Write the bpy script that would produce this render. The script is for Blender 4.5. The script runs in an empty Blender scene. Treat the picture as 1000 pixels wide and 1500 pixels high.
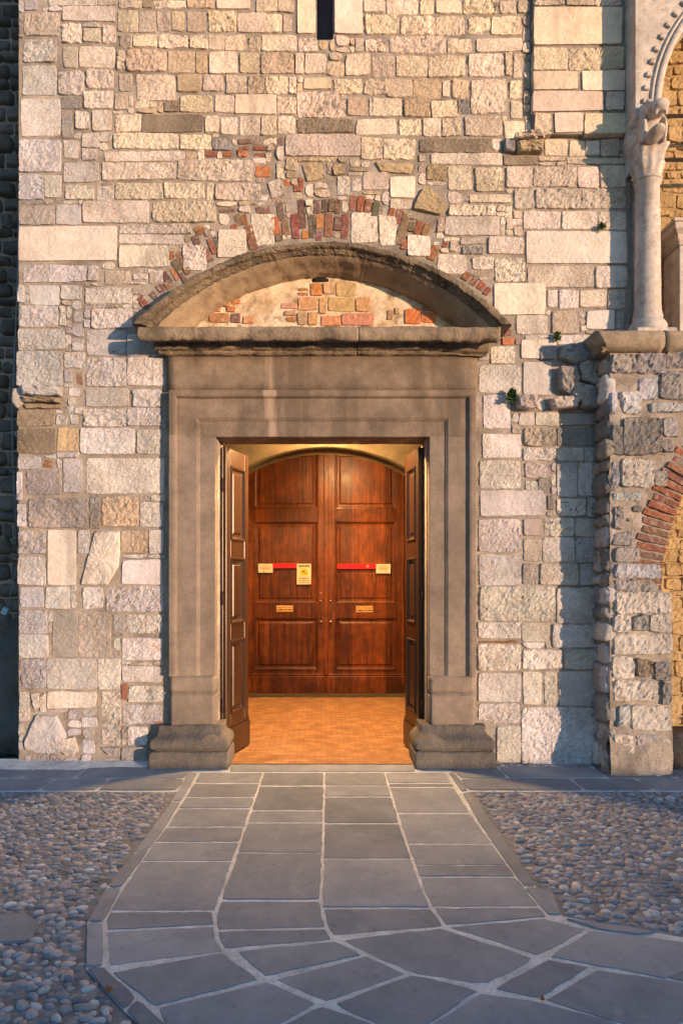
import bpy, bmesh, math, random
import numpy as np
from mathutils import Vector, Matrix

# ------------------------------------------------------------------ camera, sky, sun, exposure
F, D, H, VX, VY = 945.0, 5.53, 1.6, 470.0, 845.0      # focal length in photo pixels, metres to wall, eye height, vanishing point
sc = bpy.context.scene
C = sc.collection
cam = bpy.data.cameras.new('camera')
cam.sensor_fit = 'VERTICAL'; cam.sensor_height = 36.0; cam.lens = 36.0 * F / 1500.0
cam.shift_x = (500 - VX) / 1500.0; cam.shift_y = (VY - 750) / 1500.0
cam.clip_start = 0.05; cam.clip_end = 1000
camo = bpy.data.objects.new('camera', cam); C.objects.link(camo)
camo.location = (0, -D, H); camo.rotation_euler = (math.pi / 2, 0, 0)
sc.camera = camo

SUN_AZ, SUN_EL = math.radians(132), math.radians(3.0)   # azimuth from +Y towards +X
world = bpy.data.worlds.new('World'); sc.world = world; world.use_nodes = True
wn = world.node_tree
sky = wn.nodes.new('ShaderNodeTexSky'); sky.sky_type = 'NISHITA'; sky.sun_disc = False
sky.sun_elevation = SUN_EL; sky.sun_rotation = SUN_AZ
sky.dust_density = 0.2; sky.ozone_density = 2.8; sky.air_density = 1.0
wn.links.new(sky.outputs[0], wn.nodes['Background'].inputs[0])
wn.nodes['Background'].inputs[1].default_value = 0.13
sunl = bpy.data.lights.new('sun', 'SUN'); sunl.energy = 1.48; sunl.angle = math.radians(0.5); sunl.color = (1.0, 0.67, 0.41)
suno = bpy.data.objects.new('sun', sunl); C.objects.link(suno)
to_sun = Vector((math.sin(SUN_AZ) * math.cos(SUN_EL), math.cos(SUN_AZ) * math.cos(SUN_EL), math.sin(SUN_EL)))
suno.rotation_euler = to_sun.to_track_quat('Z', 'Y').to_euler(); suno.location = to_sun * 30
sc.view_settings.view_transform = 'Standard'; sc.view_settings.look = 'None'
sc.view_settings.gamma = 1.0; sc.view_settings.use_curve_mapping = False
sc.view_settings.exposure = 2.15

rng = random.Random(7)
def P(px, py, Y=0.0):
    """photo pixel -> (X, Z) on the upright plane at depth Y"""
    d = D + Y
    return ((px - VX) * d / F, H - (py - VY) * d / F)
def G(px, py, z=0.0):
    """photo pixel -> (X, Y) on the ground plane"""
    d = F * (H - z) / (py - VY)
    return ((px - VX) * d / F, d - D)

# ------------------------------------------------------------------ noise
def _h(ix, iy, iz):
    n = (ix.astype(np.int64) * 374761393 + iy.astype(np.int64) * 668265263 + iz.astype(np.int64) * 2147483647 + 144269) & 0xffffffff
    n = ((n ^ (n >> 13)) * 1274126177) & 0xffffffff
    n = ((n ^ (n >> 16)) * 2246822519) & 0xffffffff
    return ((n ^ (n >> 15)) & 0xffffff) / float(0xffffff)
def vn(x, y, z):
    x = np.asarray(x, float); y = np.broadcast_to(np.asarray(y, float), x.shape); z = np.broadcast_to(np.asarray(z, float), x.shape)
    i, j, k = np.floor(x), np.floor(y), np.floor(z)
    fx, fy, fz = x - i, y - j, z - k
    fx, fy, fz = [t * t * (3 - 2 * t) for t in (fx, fy, fz)]
    r = 0
    for a in (0, 1):
        for b in (0, 1):
            for c in (0, 1):
                r = r + _h(i + a, j + b, k + c) * (fx if a else 1 - fx) * (fy if b else 1 - fy) * (fz if c else 1 - fz)
    return r
def fbm(x, y, z, o=4, g=0.5):
    s, a, t = 0, 1.0, 0
    for q in range(o):
        f = 2.03 ** q
        s = s + a * vn(np.asarray(x) * f + 17.3 * q, np.asarray(y) * f + 5.1 * q, np.asarray(z) * f + 9.7 * q); t += a; a *= g
    return s / t

# ------------------------------------------------------------------ objects
def tag(o, label=None, cat=None, group=None, kind=None):
    if label: o['label'] = label
    if cat: o['category'] = cat
    if group: o['group'] = group
    if kind: o['kind'] = kind
    return o
def empty(name, loc=(0, 0, 0), rz=0.0):
    o = bpy.data.objects.new(name, None); C.objects.link(o); o.location = loc; o.rotation_euler = (0, 0, rz)
    o.empty_display_size = 0.2
    return o
def mk(name, V, Fc, mat, parent=None, col=None, smooth=True, kind=None):
    me = bpy.data.meshes.new(name)
    V = np.asarray(V, float)
    me.from_pydata(V.tolist(), [], [tuple(f) for f in Fc])
    me.materials.append(mat)
    if col is not None:
        ca = me.color_attributes.new('Col', 'FLOAT_COLOR', 'POINT')
        cc = np.ones((len(V), 4), np.float32); cc[:, :3] = col
        ca.data.foreach_set('color', cc.ravel())
    if smooth: me.polygons.foreach_set('use_smooth', np.ones(len(me.polygons), bool))
    me.update()
    o = bpy.data.objects.new(name, me); C.objects.link(o)
    if parent is not None: o.parent = parent
    if kind: o['kind'] = kind
    return o
class Join:
    """collects patches into one mesh"""
    def __init__(s): s.V, s.F, s.C, s.n = [], [], [], 0
    def add(s, V, Fc, col=(1, 1, 1)):
        V = np.asarray(V, float)
        s.V.append(V); s.F += [[int(i) + s.n for i in f] for f in Fc]; s.C.append(np.tile(np.asarray(col, float), (len(V), 1)) if np.ndim(col) == 1 else np.asarray(col)); s.n += len(V)
    def build(s, name, mat, parent=None, kind=None, smooth=True):
        return mk(name, np.concatenate(s.V), s.F, mat, parent, np.concatenate(s.C), smooth, kind)
def boxg(x0, x1, y0, y1, z0, z1, bev=0.0):
    """(verts, faces) of a box with chamfered edges"""
    bm = bmesh.new()
    bmesh.ops.create_cube(bm, size=1.0, matrix=Matrix.Translation(((x0 + x1) / 2, (y0 + y1) / 2, (z0 + z1) / 2)) @ Matrix.Diagonal((x1 - x0, y1 - y0, z1 - z0, 1)))
    if bev > 0: bmesh.ops.bevel(bm, geom=list(bm.edges), offset=bev, segments=1, affect='EDGES')
    bm.verts.index_update()
    V = [v.co[:] for v in bm.verts]; Fc = [[v.index for v in f.verts] for f in bm.faces]
    bm.free()
    return V, Fc
def box(name, x0, x1, y0, y1, z0, z1, mat, parent=None, bev=0.004, col=None):
    return mk(name, *boxg(x0, x1, y0, y1, z0, z1, bev), mat, parent, col, smooth=False)
def loft(rows, close=False, caps=False):
    """rows (n, m, 3) -> verts, quads"""
    R = np.asarray(rows, float); n, m = R.shape[:2]
    Fc = []
    for i in range(n - 1):
        for j in range(m - 1 + (1 if close else 0)):
            k = (j + 1) % m
            Fc.append((i * m + j, i * m + k, (i + 1) * m + k, (i + 1) * m + j))
    if caps:
        Fc.append(tuple(range(m))[::-1]); Fc.append(tuple((n - 1) * m + j for j in range(m)))
    return R.reshape(-1, 3), Fc
def erode(V, amp, freq=8.0, seed=0.0, small=0.3):
    V = np.asarray(V, float); out = V.copy()
    for a in range(3):
        q = V * freq + seed + 31.7 * a
        out[:, a] += amp * 2 * (fbm(q[:, 0], q[:, 1], q[:, 2], 3) - 0.5)
        q = V * freq * 5 + seed + 11.7 * a
        out[:, a] += amp * small * 2 * (fbm(q[:, 0], q[:, 1], q[:, 2], 2) - 0.5)
    return out
def lathe(prof, cx, cy, seg=20, a0=0.0, a1=2 * math.pi):
    full = abs(a1 - a0 - 2 * math.pi) < 1e-6
    n = seg if full else seg + 1
    rows = []
    for r, z in prof:
        rows.append([(cx + r * math.cos(a0 + (a1 - a0) * k / seg), cy + r * math.sin(a0 + (a1 - a0) * k / seg), z) for k in range(n)])
    return loft(rows, close=full)
def tube(pts, r, seg=6):
    pts = [Vector(p) for p in pts]; rows = []
    for i, p in enumerate(pts):
        t = (pts[min(i + 1, len(pts) - 1)] - pts[max(i - 1, 0)]).normalized()
        u = t.cross(Vector((0, 0, 1)));  u = u.normalized() if u.length > 0.05 else Vector((1, 0, 0))
        w = t.cross(u).normalized()
        rows.append([(p + r * (math.cos(2 * math.pi * k / seg) * u + math.sin(2 * math.pi * k / seg) * w))[:] for k in range(seg)])
    return loft(rows, close=True, caps=True)

def sstep(x): x = np.clip(x, 0, 1); return x * x * (3 - 2 * x)
def patch(quad, seed, proud=0.02, relief=0.008, cell=0.02, back=0.04, bevel=0.016, jit=0.006, rnd=0.012, freq=11.0, edge=-0.004):
    """a rough hewn stone: quad = bl, br, tr, tl in (u, v) metres; returns u, v, d arrays and faces"""
    q = np.asarray(quad, float)
    w = (np.linalg.norm(q[1] - q[0]) + np.linalg.norm(q[2] - q[3])) / 2; h = (np.linalg.norm(q[3] - q[0]) + np.linalg.norm(q[2] - q[1])) / 2
    bevel = min(bevel, 0.28 * w, 0.28 * h)
    def par(l):
        n = max(2, int(round((l - 2 * bevel) / cell))); b = bevel / l
        return np.concatenate([[0, b * 0.45], np.linspace(b, 1 - b, n + 1), [1 - b * 0.45, 1]])
    s, t = np.meshgrid(par(w), par(h)); n, m = s.shape
    s = s.ravel(); t = t.ravel()
    p = ((1 - s) * (1 - t))[:, None] * q[0] + (s * (1 - t))[:, None] * q[1] + (s * t)[:, None] * q[2] + ((1 - s) * t)[:, None] * q[3]
    a, b = 2 * s - 1, 2 * t - 1
    c = q.mean(0); k = (np.abs(a) * np.abs(b)) ** 7
    dirv = c - p; dirv /= np.linalg.norm(dirv, axis=1)[:, None] + 1e-9
    p = p + dirv * (k * min(rnd * 1.6, 0.3 * min(w, h)))[:, None]
    p[:, 0] += jit * 2 * (fbm(p[:, 0] * 16, p[:, 1] * 16, seed, 3) - 0.5)
    p[:, 1] += jit * 2 * (fbm(p[:, 0] * 16 + 50, p[:, 1] * 16, seed, 3) - 0.5)
    e = np.minimum((1 - np.abs(a)) * w / 2, (1 - np.abs(b)) * h / 2)
    pr = sstep(e / bevel) ** 0.8
    r1 = fbm(p[:, 0] * freq + seed, p[:, 1] * freq * 1.3, seed, 3)
    r2 = 1 - np.abs(2 * fbm(p[:, 0] * freq * 2.2 + p[:, 1] * freq * 1.3, p[:, 1] * freq * 3.0, seed + 3, 3) - 1)
    r3 = fbm(p[:, 0] * 42, p[:, 1] * 50, seed + 8, 3, 0.6)
    d = edge + (proud - edge) * pr + pr * relief * (0.9 * (r1 - 0.5) * 2 + 1.15 * (r2 - 0.75) * 2 + 1.6 * (r3 - 0.5) * 2)
    d += pr * (a * (vn(np.array([seed]), 0, 1)[0] - 0.5) + b * (vn(np.array([seed]), 5, 2)[0] - 0.5)) * relief * 1.2
    idx = np.arange(n * m).reshape(n, m)
    Fc = np.stack([idx[:-1, :-1], idx[:-1, 1:], idx[1:, 1:], idx[1:, :-1]], -1).reshape(-1, 4).tolist()
    ring = list(idx[0, :]) + list(idx[1:, -1]) + list(idx[-1, ::-1][1:]) + list(idx[1:-1, 0][::-1])
    b0 = n * m; L = len(ring)
    Fc += [(b0 + i, b0 + (i + 1) % L, ring[(i + 1) % L], ring[i]) for i in range(L)]
    uvd = np.column_stack([p, d]); bk = uvd[ring].copy(); bk[:, 2] = -back
    return np.concatenate([uvd, bk]), Fc
def polypatch(pts, seed, proud=0.02, relief=0.008, back=0.04, step=0.03, jit=0.005, rings=(1, 0.93, 0.72, 0.45, 0.2), bev=True, dome=0.0, freq=11.0, sm=0.125):
    """irregular stone from a convex-ish outline"""
    q = np.asarray(pts, float); B = []
    area = 0.5 * np.sum(q[:, 0] * np.roll(q[:, 1], -1) - np.roll(q[:, 0], -1) * q[:, 1])
    if area < 0: q = q[::-1]
    for i in range(len(q)):
        a, b = q[i], q[(i + 1) % len(q)]; n = max(2, int(np.linalg.norm(b - a) / step))
        B += [a + (b - a) * k / n for k in range(n)]
    B = np.array(B)
    B = (1 - 2 * sm) * B + sm * (np.roll(B, 1, 0) + np.roll(B, -1, 0))
    B[:, 0] += jit * 2 * (fbm(B[:, 0] * 20, B[:, 1] * 20, seed, 3) - 0.5); B[:, 1] += jit * 2 * (fbm(B[:, 0] * 20 + 9, B[:, 1] * 20, seed, 3) - 0.5)
    c = B.mean(0); L = len(B); V = []
    for r in rings:
        R = c + (B - c) * r
        e = 0.0 if r == 1 and bev else 1.0
        f = fbm(R[:, 0] * freq + seed, R[:, 1] * freq, seed, 3); f3 = fbm(R[:, 0] * 45, R[:, 1] * 45, seed, 2)
        d = -0.005 * (1 - e) + e * (proud + relief * (2.2 * (f - 0.5) + 1.2 * (f3 - 0.5)) + dome * (1 - r * r))
        V.append(np.column_stack([R, d]))
    Fc = []
    for k in range(len(rings) - 1):
        for i in range(L):
            j = (i + 1) % L; Fc.append((k * L + i, k * L + j, (k + 1) * L + j, (k + 1) * L + i))
    n0 = len(rings) * L
    V.append(np.array([[c[0], c[1], proud + dome]]))
    for i in range(L): Fc.append(((len(rings) - 1) * L + i, (len(rings) - 1) * L + (i + 1) % L, n0))
    bk = np.column_stack([B, np.full(L, -back)]); V.append(bk)
    for i in range(L): Fc.append((n0 + 1 + i, n0 + 1 + (i + 1) % L, (i + 1) % L, i))
    return np.concatenate(V), Fc
def front(uvd, Y=0.0):   # facing the camera
    return np.column_stack([uvd[:, 0], Y - uvd[:, 2], uvd[:, 1]])
def flat(uvd, z=0.0):    # lying on the ground
    return np.column_stack([uvd[:, 0], uvd[:, 1], z + uvd[:, 2]])
def quadpx(x0, y0, x1, y1, Y=0.0, inset=-0.5, jit=1.1, r=rng):
    j = lambda: r.uniform(-jit, jit)
    return [P(x0 + inset + j(), y1 - inset + j(), Y), P(x1 - inset + j(), y1 - inset + j(), Y), P(x1 - inset + j(), y0 + inset + j(), Y), P(x0 + inset + j(), y0 + inset + j(), Y)]

# ------------------------------------------------------------------ materials
class NB:
    def __init__(s, name):
        s.m = bpy.data.materials.new(name); s.m.use_nodes = True; s.t = s.m.node_tree; s.b = s.t.nodes['Principled BSDF']
        s.pos = s.t.nodes.new('ShaderNodeNewGeometry').outputs['Position']
    def n(s, kind, **kw):
        o = s.t.nodes.new(kind)
        for k, v in kw.items(): setattr(o, k, v)
        return o
    def l(s, a, b): s.t.links.new(a, b)
    def inp(s, sock, v):
        if hasattr(v, 'is_output') or isinstance(v, bpy.types.NodeSocket): s.l(v, sock)
        else: sock.default_value = v
    def map(s, scale, src=None, rot=(0, 0, 0)):
        o = s.n('ShaderNodeMapping'); s.l(src or s.pos, o.inputs[0]); o.inputs['Scale'].default_value = scale; o.inputs['Rotation'].default_value = rot
        return o.outputs[0]
    def noise(s, scale, detail=4, rough=0.55, src=None, dist=0.0):
        o = s.n('ShaderNodeTexNoise'); s.l(src or s.pos, o.inputs['Vector']); o.inputs['Scale'].default_value = scale; o.inputs['Detail'].default_value = detail; o.inputs['Roughness'].default_value = rough; o.inputs['Distortion'].default_value = dist
        return o.outputs['Fac']
    def voro(s, scale, feature='F1', src=None, out='Distance'):
        o = s.n('ShaderNodeTexVoronoi', feature=feature); s.l(src or s.pos, o.inputs['Vector']); o.inputs['Scale'].default_value = scale
        return o.outputs[out]
    def ramp(s, fac, *stops):
        o = s.n('ShaderNodeValToRGB'); s.l(fac, o.inputs[0]); e = o.color_ramp.elements
        while len(e) < len(stops): e.new(0.5)
        for i, (p, c) in enumerate(stops): e[i].position = p; e[i].color = (c, c, c, 1) if not hasattr(c, '__len__') else (*c, 1)
        return o.outputs[0]
    def mix(s, fac, a, b, mode='MIX'):
        o = s.n('ShaderNodeMix', data_type='RGBA', blend_type=mode)
        s.inp(o.inputs[0], fac); 
        for i, v in ((6, a), (7, b)): s.inp(o.inputs[i], (*v, 1) if isinstance(v, tuple) and len(v) == 3 else v)
        return o.outputs[2]
    def math(s, op, a, b=0.0):
        o = s.n('ShaderNodeMath', operation=op); s.inp(o.inputs[0], a); s.inp(o.inputs[1], b); return o.outputs[0]
    def attr(s):
        o = s.n('ShaderNodeAttribute', attribute_name='Col'); return o.outputs['Color']
    def bump(s, h, strength=0.5, dist=0.01, prev=None):
        o = s.n('ShaderNodeBump'); s.l(h, o.inputs['Height']); o.inputs['Strength'].default_value = strength; o.inputs['Distance'].default_value = dist
        if prev: s.l(prev, o.inputs['Normal'])
        return o.outputs[0]
    def done(s, col, rough=0.9, normal=None, spec=0.25):
        s.inp(s.b.inputs['Base Color'], (*col, 1) if isinstance(col, tuple) else col); s.inp(s.b.inputs['Roughness'], rough)
        s.b.inputs['Specular IOR Level'].default_value = spec
        if normal: s.l(normal, s.b.inputs['Normal'])
        return s.m

def stone_mat(name, dirt=0.5, tint=(0.50, 0.31, 0.18), pit=1.0, bump=0.8, spec=0.2):
    k = NB(name); c = k.attr()
    big = k.ramp(k.noise(2.6, 6, 0.65), (0.3, 0.80), (0.7, 1.14))
    c = k.mix(1.0, c, big, 'MULTIPLY')
    c = k.mix(k.math('MULTIPLY', k.ramp(k.noise(7.5, 5, 0.6), (0.52, 0.0), (0.76, 1.0)), 0.40), c, tint)          # ochre weathering
    c = k.mix(k.math('MULTIPLY', k.ramp(k.noise(4.3, 7, 0.75, dist=0.6), (0.55, 0.0), (0.78, 1.0)), dirt), c, (0.11, 0.09, 0.075))   # soot and lichen crust
    run = k.ramp(k.noise(1.0, 6, 0.68, src=k.map((2.6, 2.6, 0.75)), dist=0.5), (0.53, 0.0), (0.68, 1.0))
    c = k.mix(k.math('MULTIPLY', run, 0.42), c, (0.19, 0.165, 0.15))                                     # old run-off staining
    pits = k.ramp(k.noise(62, 5, 0.7), (0.33, 1.0), (0.47, 0.0))
    c = k.mix(k.math('MULTIPLY', pits, 0.32 * pit), c, (0.15, 0.12, 0.095))
    wob = k.n('ShaderNodeMix', data_type='RGBA', blend_type='LINEAR_LIGHT'); wob.inputs[0].default_value = 0.06
    nz_ = k.n('ShaderNodeTexNoise'); k.l(k.pos, nz_.inputs['Vector']); nz_.inputs['Scale'].default_value = 9; nz_.inputs['Detail'].default_value = 4
    k.l(k.pos, wob.inputs[6]); k.l(nz_.outputs['Color'], wob.inputs[7])
    w_ = k.map((1.0, 1.0, 1.5), src=wob.outputs[2], rot=(0, 0.5, 0))
    rid = k.math('ABSOLUTE', k.math('SUBTRACT', k.noise(17, 5, 0.62, src=w_), 0.5))                       # chisel creases
    cre = k.ramp(rid, (0.0, 1.0), (0.035, 0.0))
    c = k.mix(k.math('MULTIPLY', cre, 0.26 * pit), c, (0.17, 0.135, 0.105))
    h = k.math('ADD', k.math('MULTIPLY', k.ramp(rid, (0.0, 0.0), (0.14, 1.0)), 0.55 * pit + 0.1), k.math('MULTIPLY', k.noise(48, 7, 0.7, dist=0.6), 0.75))
    h = k.math('ADD', h, k.math('MULTIPLY', k.voro(30, src=w_), 0.5))
    h = k.math('SUBTRACT', h, k.math('MULTIPLY', pits, 0.3))
    h = k.math('MULTIPLY', h, k.ramp(k.noise(2.1, 3, 0.5), (0.36, 0.15), (0.62, 1.25)))
    return k.done(c, 0.93, k.bump(h, bump, 0.013), spec)
M = {}
M['stone'] = stone_mat('limestone')
M['dressed'] = stone_mat('dressed_limestone', dirt=0.28, pit=0.35, bump=0.32)
M['rubble'] = stone_mat('rubble_stone', dirt=0.55, bump=0.9)
M['darkstone'] = stone_mat('sooty_stone', dirt=0.5, tint=(0.16, 0.12, 0.09), bump=0.9)

k = NB('lime_mortar')
c = k.mix(k.ramp(k.noise(3.1, 6, 0.7), (0.36, 0.0), (0.66, 1.0)), (0.19, 0.158, 0.136), (0.43, 0.37, 0.325))
c = k.mix(k.math('MULTIPLY', k.ramp(k.noise(48, 4, 0.7), (0.35, 1.0), (0.5, 0.0)), 0.5), c, (0.09, 0.07, 0.055))
M['mortar'] = k.done(c, 0.95, k.bump(k.noise(55, 6, 0.7), 0.6, 0.009), 0.15)

k = NB('old_brick'); c = k.attr()
c = k.mix(1.0, c, k.ramp(k.noise(22, 5, 0.7), (0.3, 0.62), (0.7, 1.2)), 'MULTIPLY')
c = k.mix(k.math('MULTIPLY', k.ramp(k.noise(27, 6, 0.75), (0.54, 0.0), (0.66, 1.0)), 0.6), c, (0.48, 0.39, 0.30))
M['brick'] = k.done(c, 0.95, k.bump(k.noise(70, 6, 0.7), 0.6, 0.006), 0.15)

def sandstone(name, lo, hi, streak=1.0, lichen=0.0, bs=0.42):
    k = NB(name)
    c = k.mix(k.ramp(k.noise(3.2, 7, 0.7), (0.34, 0.0), (0.68, 1.0)), lo, hi)
    if streak:
        st = k.ramp(k.noise(1.0, 5, 0.6, src=k.map((4.0, 2.0, 0.45))), (0.46, 0.0), (0.56, 1.0))
        c = k.mix(k.math('MULTIPLY', st, 0.55 * streak), c, tuple(0.42 * v for v in hi))
        st2 = k.ramp(k.noise(1.0, 3, 0.5, src=k.map((5.0, 3.0, 0.3), rot=(0, 0, 0.7))), (0.62, 0.0), (0.68, 1.0))
        c = k.mix(k.math('MULTIPLY', st2, 0.6 * streak), c, tuple(min(1.0, 1.45 * v) for v in hi))
    if lichen > 0:
        c = k.mix(k.math('MULTIPLY', k.ramp(k.noise(5.5, 8, 0.75), (0.46, 0.0), (0.62, 1.0)), lichen), c, (0.045, 0.040, 0.028))
        c = k.mix(k.math('MULTIPLY', k.ramp(k.noise(8.5, 6, 0.7), (0.60, 0.0), (0.72, 1.0)), 0.45), c, (0.13, 0.12, 0.055))
    c = k.mix(k.math('MULTIPLY', k.ramp(k.noise(120, 3, 0.6), (0.38, 1.0), (0.5, 0.0)), 0.25), c, (0.06, 0.05, 0.045))
    h = k.math('ADD', k.noise(70, 5, 0.65), k.math('MULTIPLY', k.noise(14, 5, 0.6), 1.0))
    h = k.math('ADD', h, k.math('MULTIPLY', k.noise(28, 6, 0.7, dist=0.8), 1.0 if bs > 0.5 else 0.0))
    return k.done(c, 0.88, k.bump(h, bs, 0.012 if bs < 0.5 else 0.022), 0.25)
M['portal'] = sandstone('grey_brown_sandstone', (0.165, 0.130, 0.107), (0.305, 0.238, 0.193), streak=0.35)
M['lintel'] = sandstone('streaked_sandstone', (0.125, 0.092, 0.072), (0.285, 0.215, 0.163), streak=1.3)
M['pediment'] = sandstone('weathered_sandstone', (0.17, 0.128, 0.092), (0.36, 0.27, 0.185), streak=0, lichen=0.78, bs=0.8)
M['plinth'] = sandstone('dark_sandstone', (0.092, 0.082, 0.076), (0.185, 0.160, 0.142), streak=0, bs=0.6)

k = NB('old_plaster')
c = k.mix(k.ramp(k.noise(7, 8, 0.75), (0.38, 0.0), (0.60, 1.0)), (0.40, 0.27, 0.16), (0.70, 0.57, 0.43))
c = k.mix(k.math('MULTIPLY', k.ramp(k.noise(9, 6, 0.75), (0.52, 0.0), (0.62, 1.0)), 0.75), c, (0.20, 0.145, 0.10))
M['plaster'] = k.done(c, 0.95, k.bump(k.noise(40, 6, 0.7), 0.5, 0.007), 0.15)
k = NB('ochre_plaster')
c = k.mix(k.ramp(k.noise(4, 7, 0.7), (0.3, 0.0), (0.7, 1.0)), (0.30, 0.195, 0.095), (0.54, 0.38, 0.20))
c = k.mix(k.math('MULTIPLY', k.ramp(k.noise(11, 6, 0.7), (0.5, 0.0), (0.68, 1.0)), 0.5), c, (0.24, 0.155, 0.085))
M['ochre'] = k.done(c, 0.95, k.bump(k.noise(24, 7, 0.7), 0.7, 0.02), 0.15)
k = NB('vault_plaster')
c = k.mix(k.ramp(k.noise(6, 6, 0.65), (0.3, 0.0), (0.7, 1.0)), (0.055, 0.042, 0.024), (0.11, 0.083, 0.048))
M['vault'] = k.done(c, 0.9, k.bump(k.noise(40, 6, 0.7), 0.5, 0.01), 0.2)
k = NB('pale_marble')
c = k.mix(k.ramp(k.noise(5, 7, 0.7, dist=1.0), (0.3, 0.0), (0.7, 1.0)), (0.42, 0.36, 0.32), (0.62, 0.55, 0.50))
c = k.mix(k.math('MULTIPLY', k.ramp(k.noise(13, 7, 0.75), (0.48, 0.0), (0.66, 1.0)), 0.6), c, (0.20, 0.16, 0.13))
c = k.mix(k.math('MULTIPLY', k.ramp(k.noise(1.0, 5, 0.6, src=k.map((9, 9, 1.2))), (0.52, 0.0), (0.66, 1.0)), 0.45), c, (0.26, 0.21, 0.18))
M['marble'] = k.done(c, 0.7, k.bump(k.noise(60, 5, 0.65), 0.35, 0.01), 0.3)

k = NB('varnished_wood')
g = k.noise(1.0, 8, 0.62, src=k.map((34, 34, 1.6)), dist=1.2)
c = k.mix(k.ramp(g, (0.32, 0.0), (0.70, 1.0)), (0.068, 0.014, 0.003), (0.31, 0.078, 0.012))
c = k.mix(k.ramp(k.noise(2.3, 5, 0.65, src=k.map((2.5, 2.5, 0.8))), (0.42, 0.0), (0.68, 0.75)), c, (0.085, 0.022, 0.008))
sx_ = k.n('ShaderNodeSeparateXYZ'); k.l(k.pos, sx_.inputs[0])
wn_ = k.n('ShaderNodeTexWhiteNoise', noise_dimensions='1D'); k.l(k.math('FLOOR', k.math('MULTIPLY', k.math('ADD', sx_.outputs[0], 0.03), 4.4)), wn_.inputs['W'])
c = k.mix(1.0, c, k.ramp(wn_.outputs['Value'], (0.0, 0.62), (1.0, 1.25)), 'MULTIPLY')
c = k.mix(1.0, c, k.ramp(k.noise(3.0, 6, 0.75, dist=1.0), (0.32, 0.5), (0.68, 1.3)), 'MULTIPLY')
sc_ = k.ramp(k.noise(1.0, 6, 0.8, src=k.map((60, 60, 20))), (0.66, 0.0), (0.76, 1.0))
c = k.mix(k.math('MULTIPLY', sc_, 0.3), c, (0.33, 0.12, 0.04))
M['wood'] = k.done(c, k.ramp(k.noise(9, 5, 0.7), (0.3, 0.28), (0.7, 0.50)), k.bump(g, 0.15, 0.004), 0.3)
k = NB('dark_wood')
g = k.noise(1.0, 7, 0.6, src=k.map((34, 34, 1.6)), dist=1.0)
c = k.mix(k.ramp(g, (0.3, 0.0), (0.7, 1.0)), (0.030, 0.013, 0.008), (0.085, 0.036, 0.018))
M['darkwood'] = k.done(c, 0.36, k.bump(g, 0.15, 0.004), 0.5)

k = NB('brown_door_wood')
g = k.noise(1.0, 7, 0.6, src=k.map((30, 30, 1.4)), dist=1.0)
c = k.mix(k.ramp(g, (0.3, 0.0), (0.7, 1.0)), (0.026, 0.0105, 0.005), (0.058, 0.023, 0.010))
M['leafwood'] = k.done(c, 0.34, k.bump(g, 0.12, 0.004), 0.5)
k = NB('slate_slab')
oi = k.n('ShaderNodeObjectInfo').outputs['Random']
c = k.mix(k.ramp(k.noise(2.4, 7, 0.7), (0.32, 0.0), (0.68, 1.0)), (0.178, 0.192, 0.222), (0.280, 0.294, 0.326))
c = k.mix(1.0, c, k.ramp(oi, (0.0, 0.78), (1.0, 1.16)), 'MULTIPLY')
c = k.mix(k.math('MULTIPLY', k.ramp(k.noise(90, 4, 0.7), (0.56, 0.0), (0.70, 1.0)), 0.3), c, (0.27, 0.255, 0.25))
c = k.mix(k.math('MULTIPLY', k.ramp(k.noise(13, 6, 0.75), (0.55, 0.0), (0.72, 1.0)), 0.5), c, (0.115, 0.12, 0.135))
c = k.mix(k.math('MULTIPLY', k.ramp(k.noise(5.2, 7, 0.75, dist=0.8), (0.56, 0.0), (0.70, 1.0)), 0.4), c, (0.36, 0.37, 0.40))
h = k.math('ADD', k.math('MULTIPLY', k.noise(110, 5, 0.7), 0.4), k.noise(9, 5, 0.55))
M['slab'] = k.done(c, 0.9, k.bump(h, 0.35, 0.008), 0.10)
k = NB('pavement_mortar')
c = k.mix(k.ramp(k.noise(7, 7, 0.75), (0.34, 0.0), (0.62, 1.0)), (0.38, 0.395, 0.42), (0.64, 0.66, 0.69))
c = k.mix(k.math('MULTIPLY', k.ramp(k.noise(60, 5, 0.7), (0.5, 0.0), (0.62, 1.0)), 0.4), c, (0.25, 0.25, 0.265))
M['joint'] = k.done(c, 0.97, k.bump(k.noise(90, 5, 0.7), 0.6, 0.008), 0.05)
k = NB('cobble_bed')
c = k.mix(k.ramp(k.noise(9, 6, 0.7), (0.35, 0.0), (0.65, 1.0)), (0.15, 0.155, 0.168), (0.30, 0.305, 0.32))
M['bed'] = k.done(c, 0.97, k.bump(k.noise(120, 5, 0.75), 0.9, 0.01), 0.1)
k = NB('river_cobble'); c = k.attr()
c = k.mix(1.0, c, k.ramp(k.noise(45, 4, 0.6), (0.3, 0.78), (0.7, 1.18)), 'MULTIPLY')
c = k.mix(k.math('MULTIPLY', k.ramp(k.noise(28, 5, 0.7), (0.56, 0.0), (0.70, 1.0)), 0.4), c, (0.25, 0.235, 0.225))
M['cobble'] = k.done(c, 0.85, k.bump(k.noise(130, 4, 0.6), 0.4, 0.004), 0.12)
k = NB('wide_ground')
M['ground'] = k.done(k.mix(k.ramp(k.noise(1.3, 6, 0.6), (0.3, 0.0), (0.7, 1.0)), (0.10, 0.095, 0.095), (0.17, 0.16, 0.155)), 0.9)
k = NB('terracotta_floor')
bt = k.n('ShaderNodeTexBrick'); k.l(k.map((1, 1, 1)), bt.inputs['Vector']); bt.inputs['Scale'].default_value = 1.0
bt.inputs['Brick Width'].default_value = 0.11; bt.inputs['Row Height'].default_value = 0.055; bt.inputs['Mortar Size'].default_value = 0.003
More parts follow.
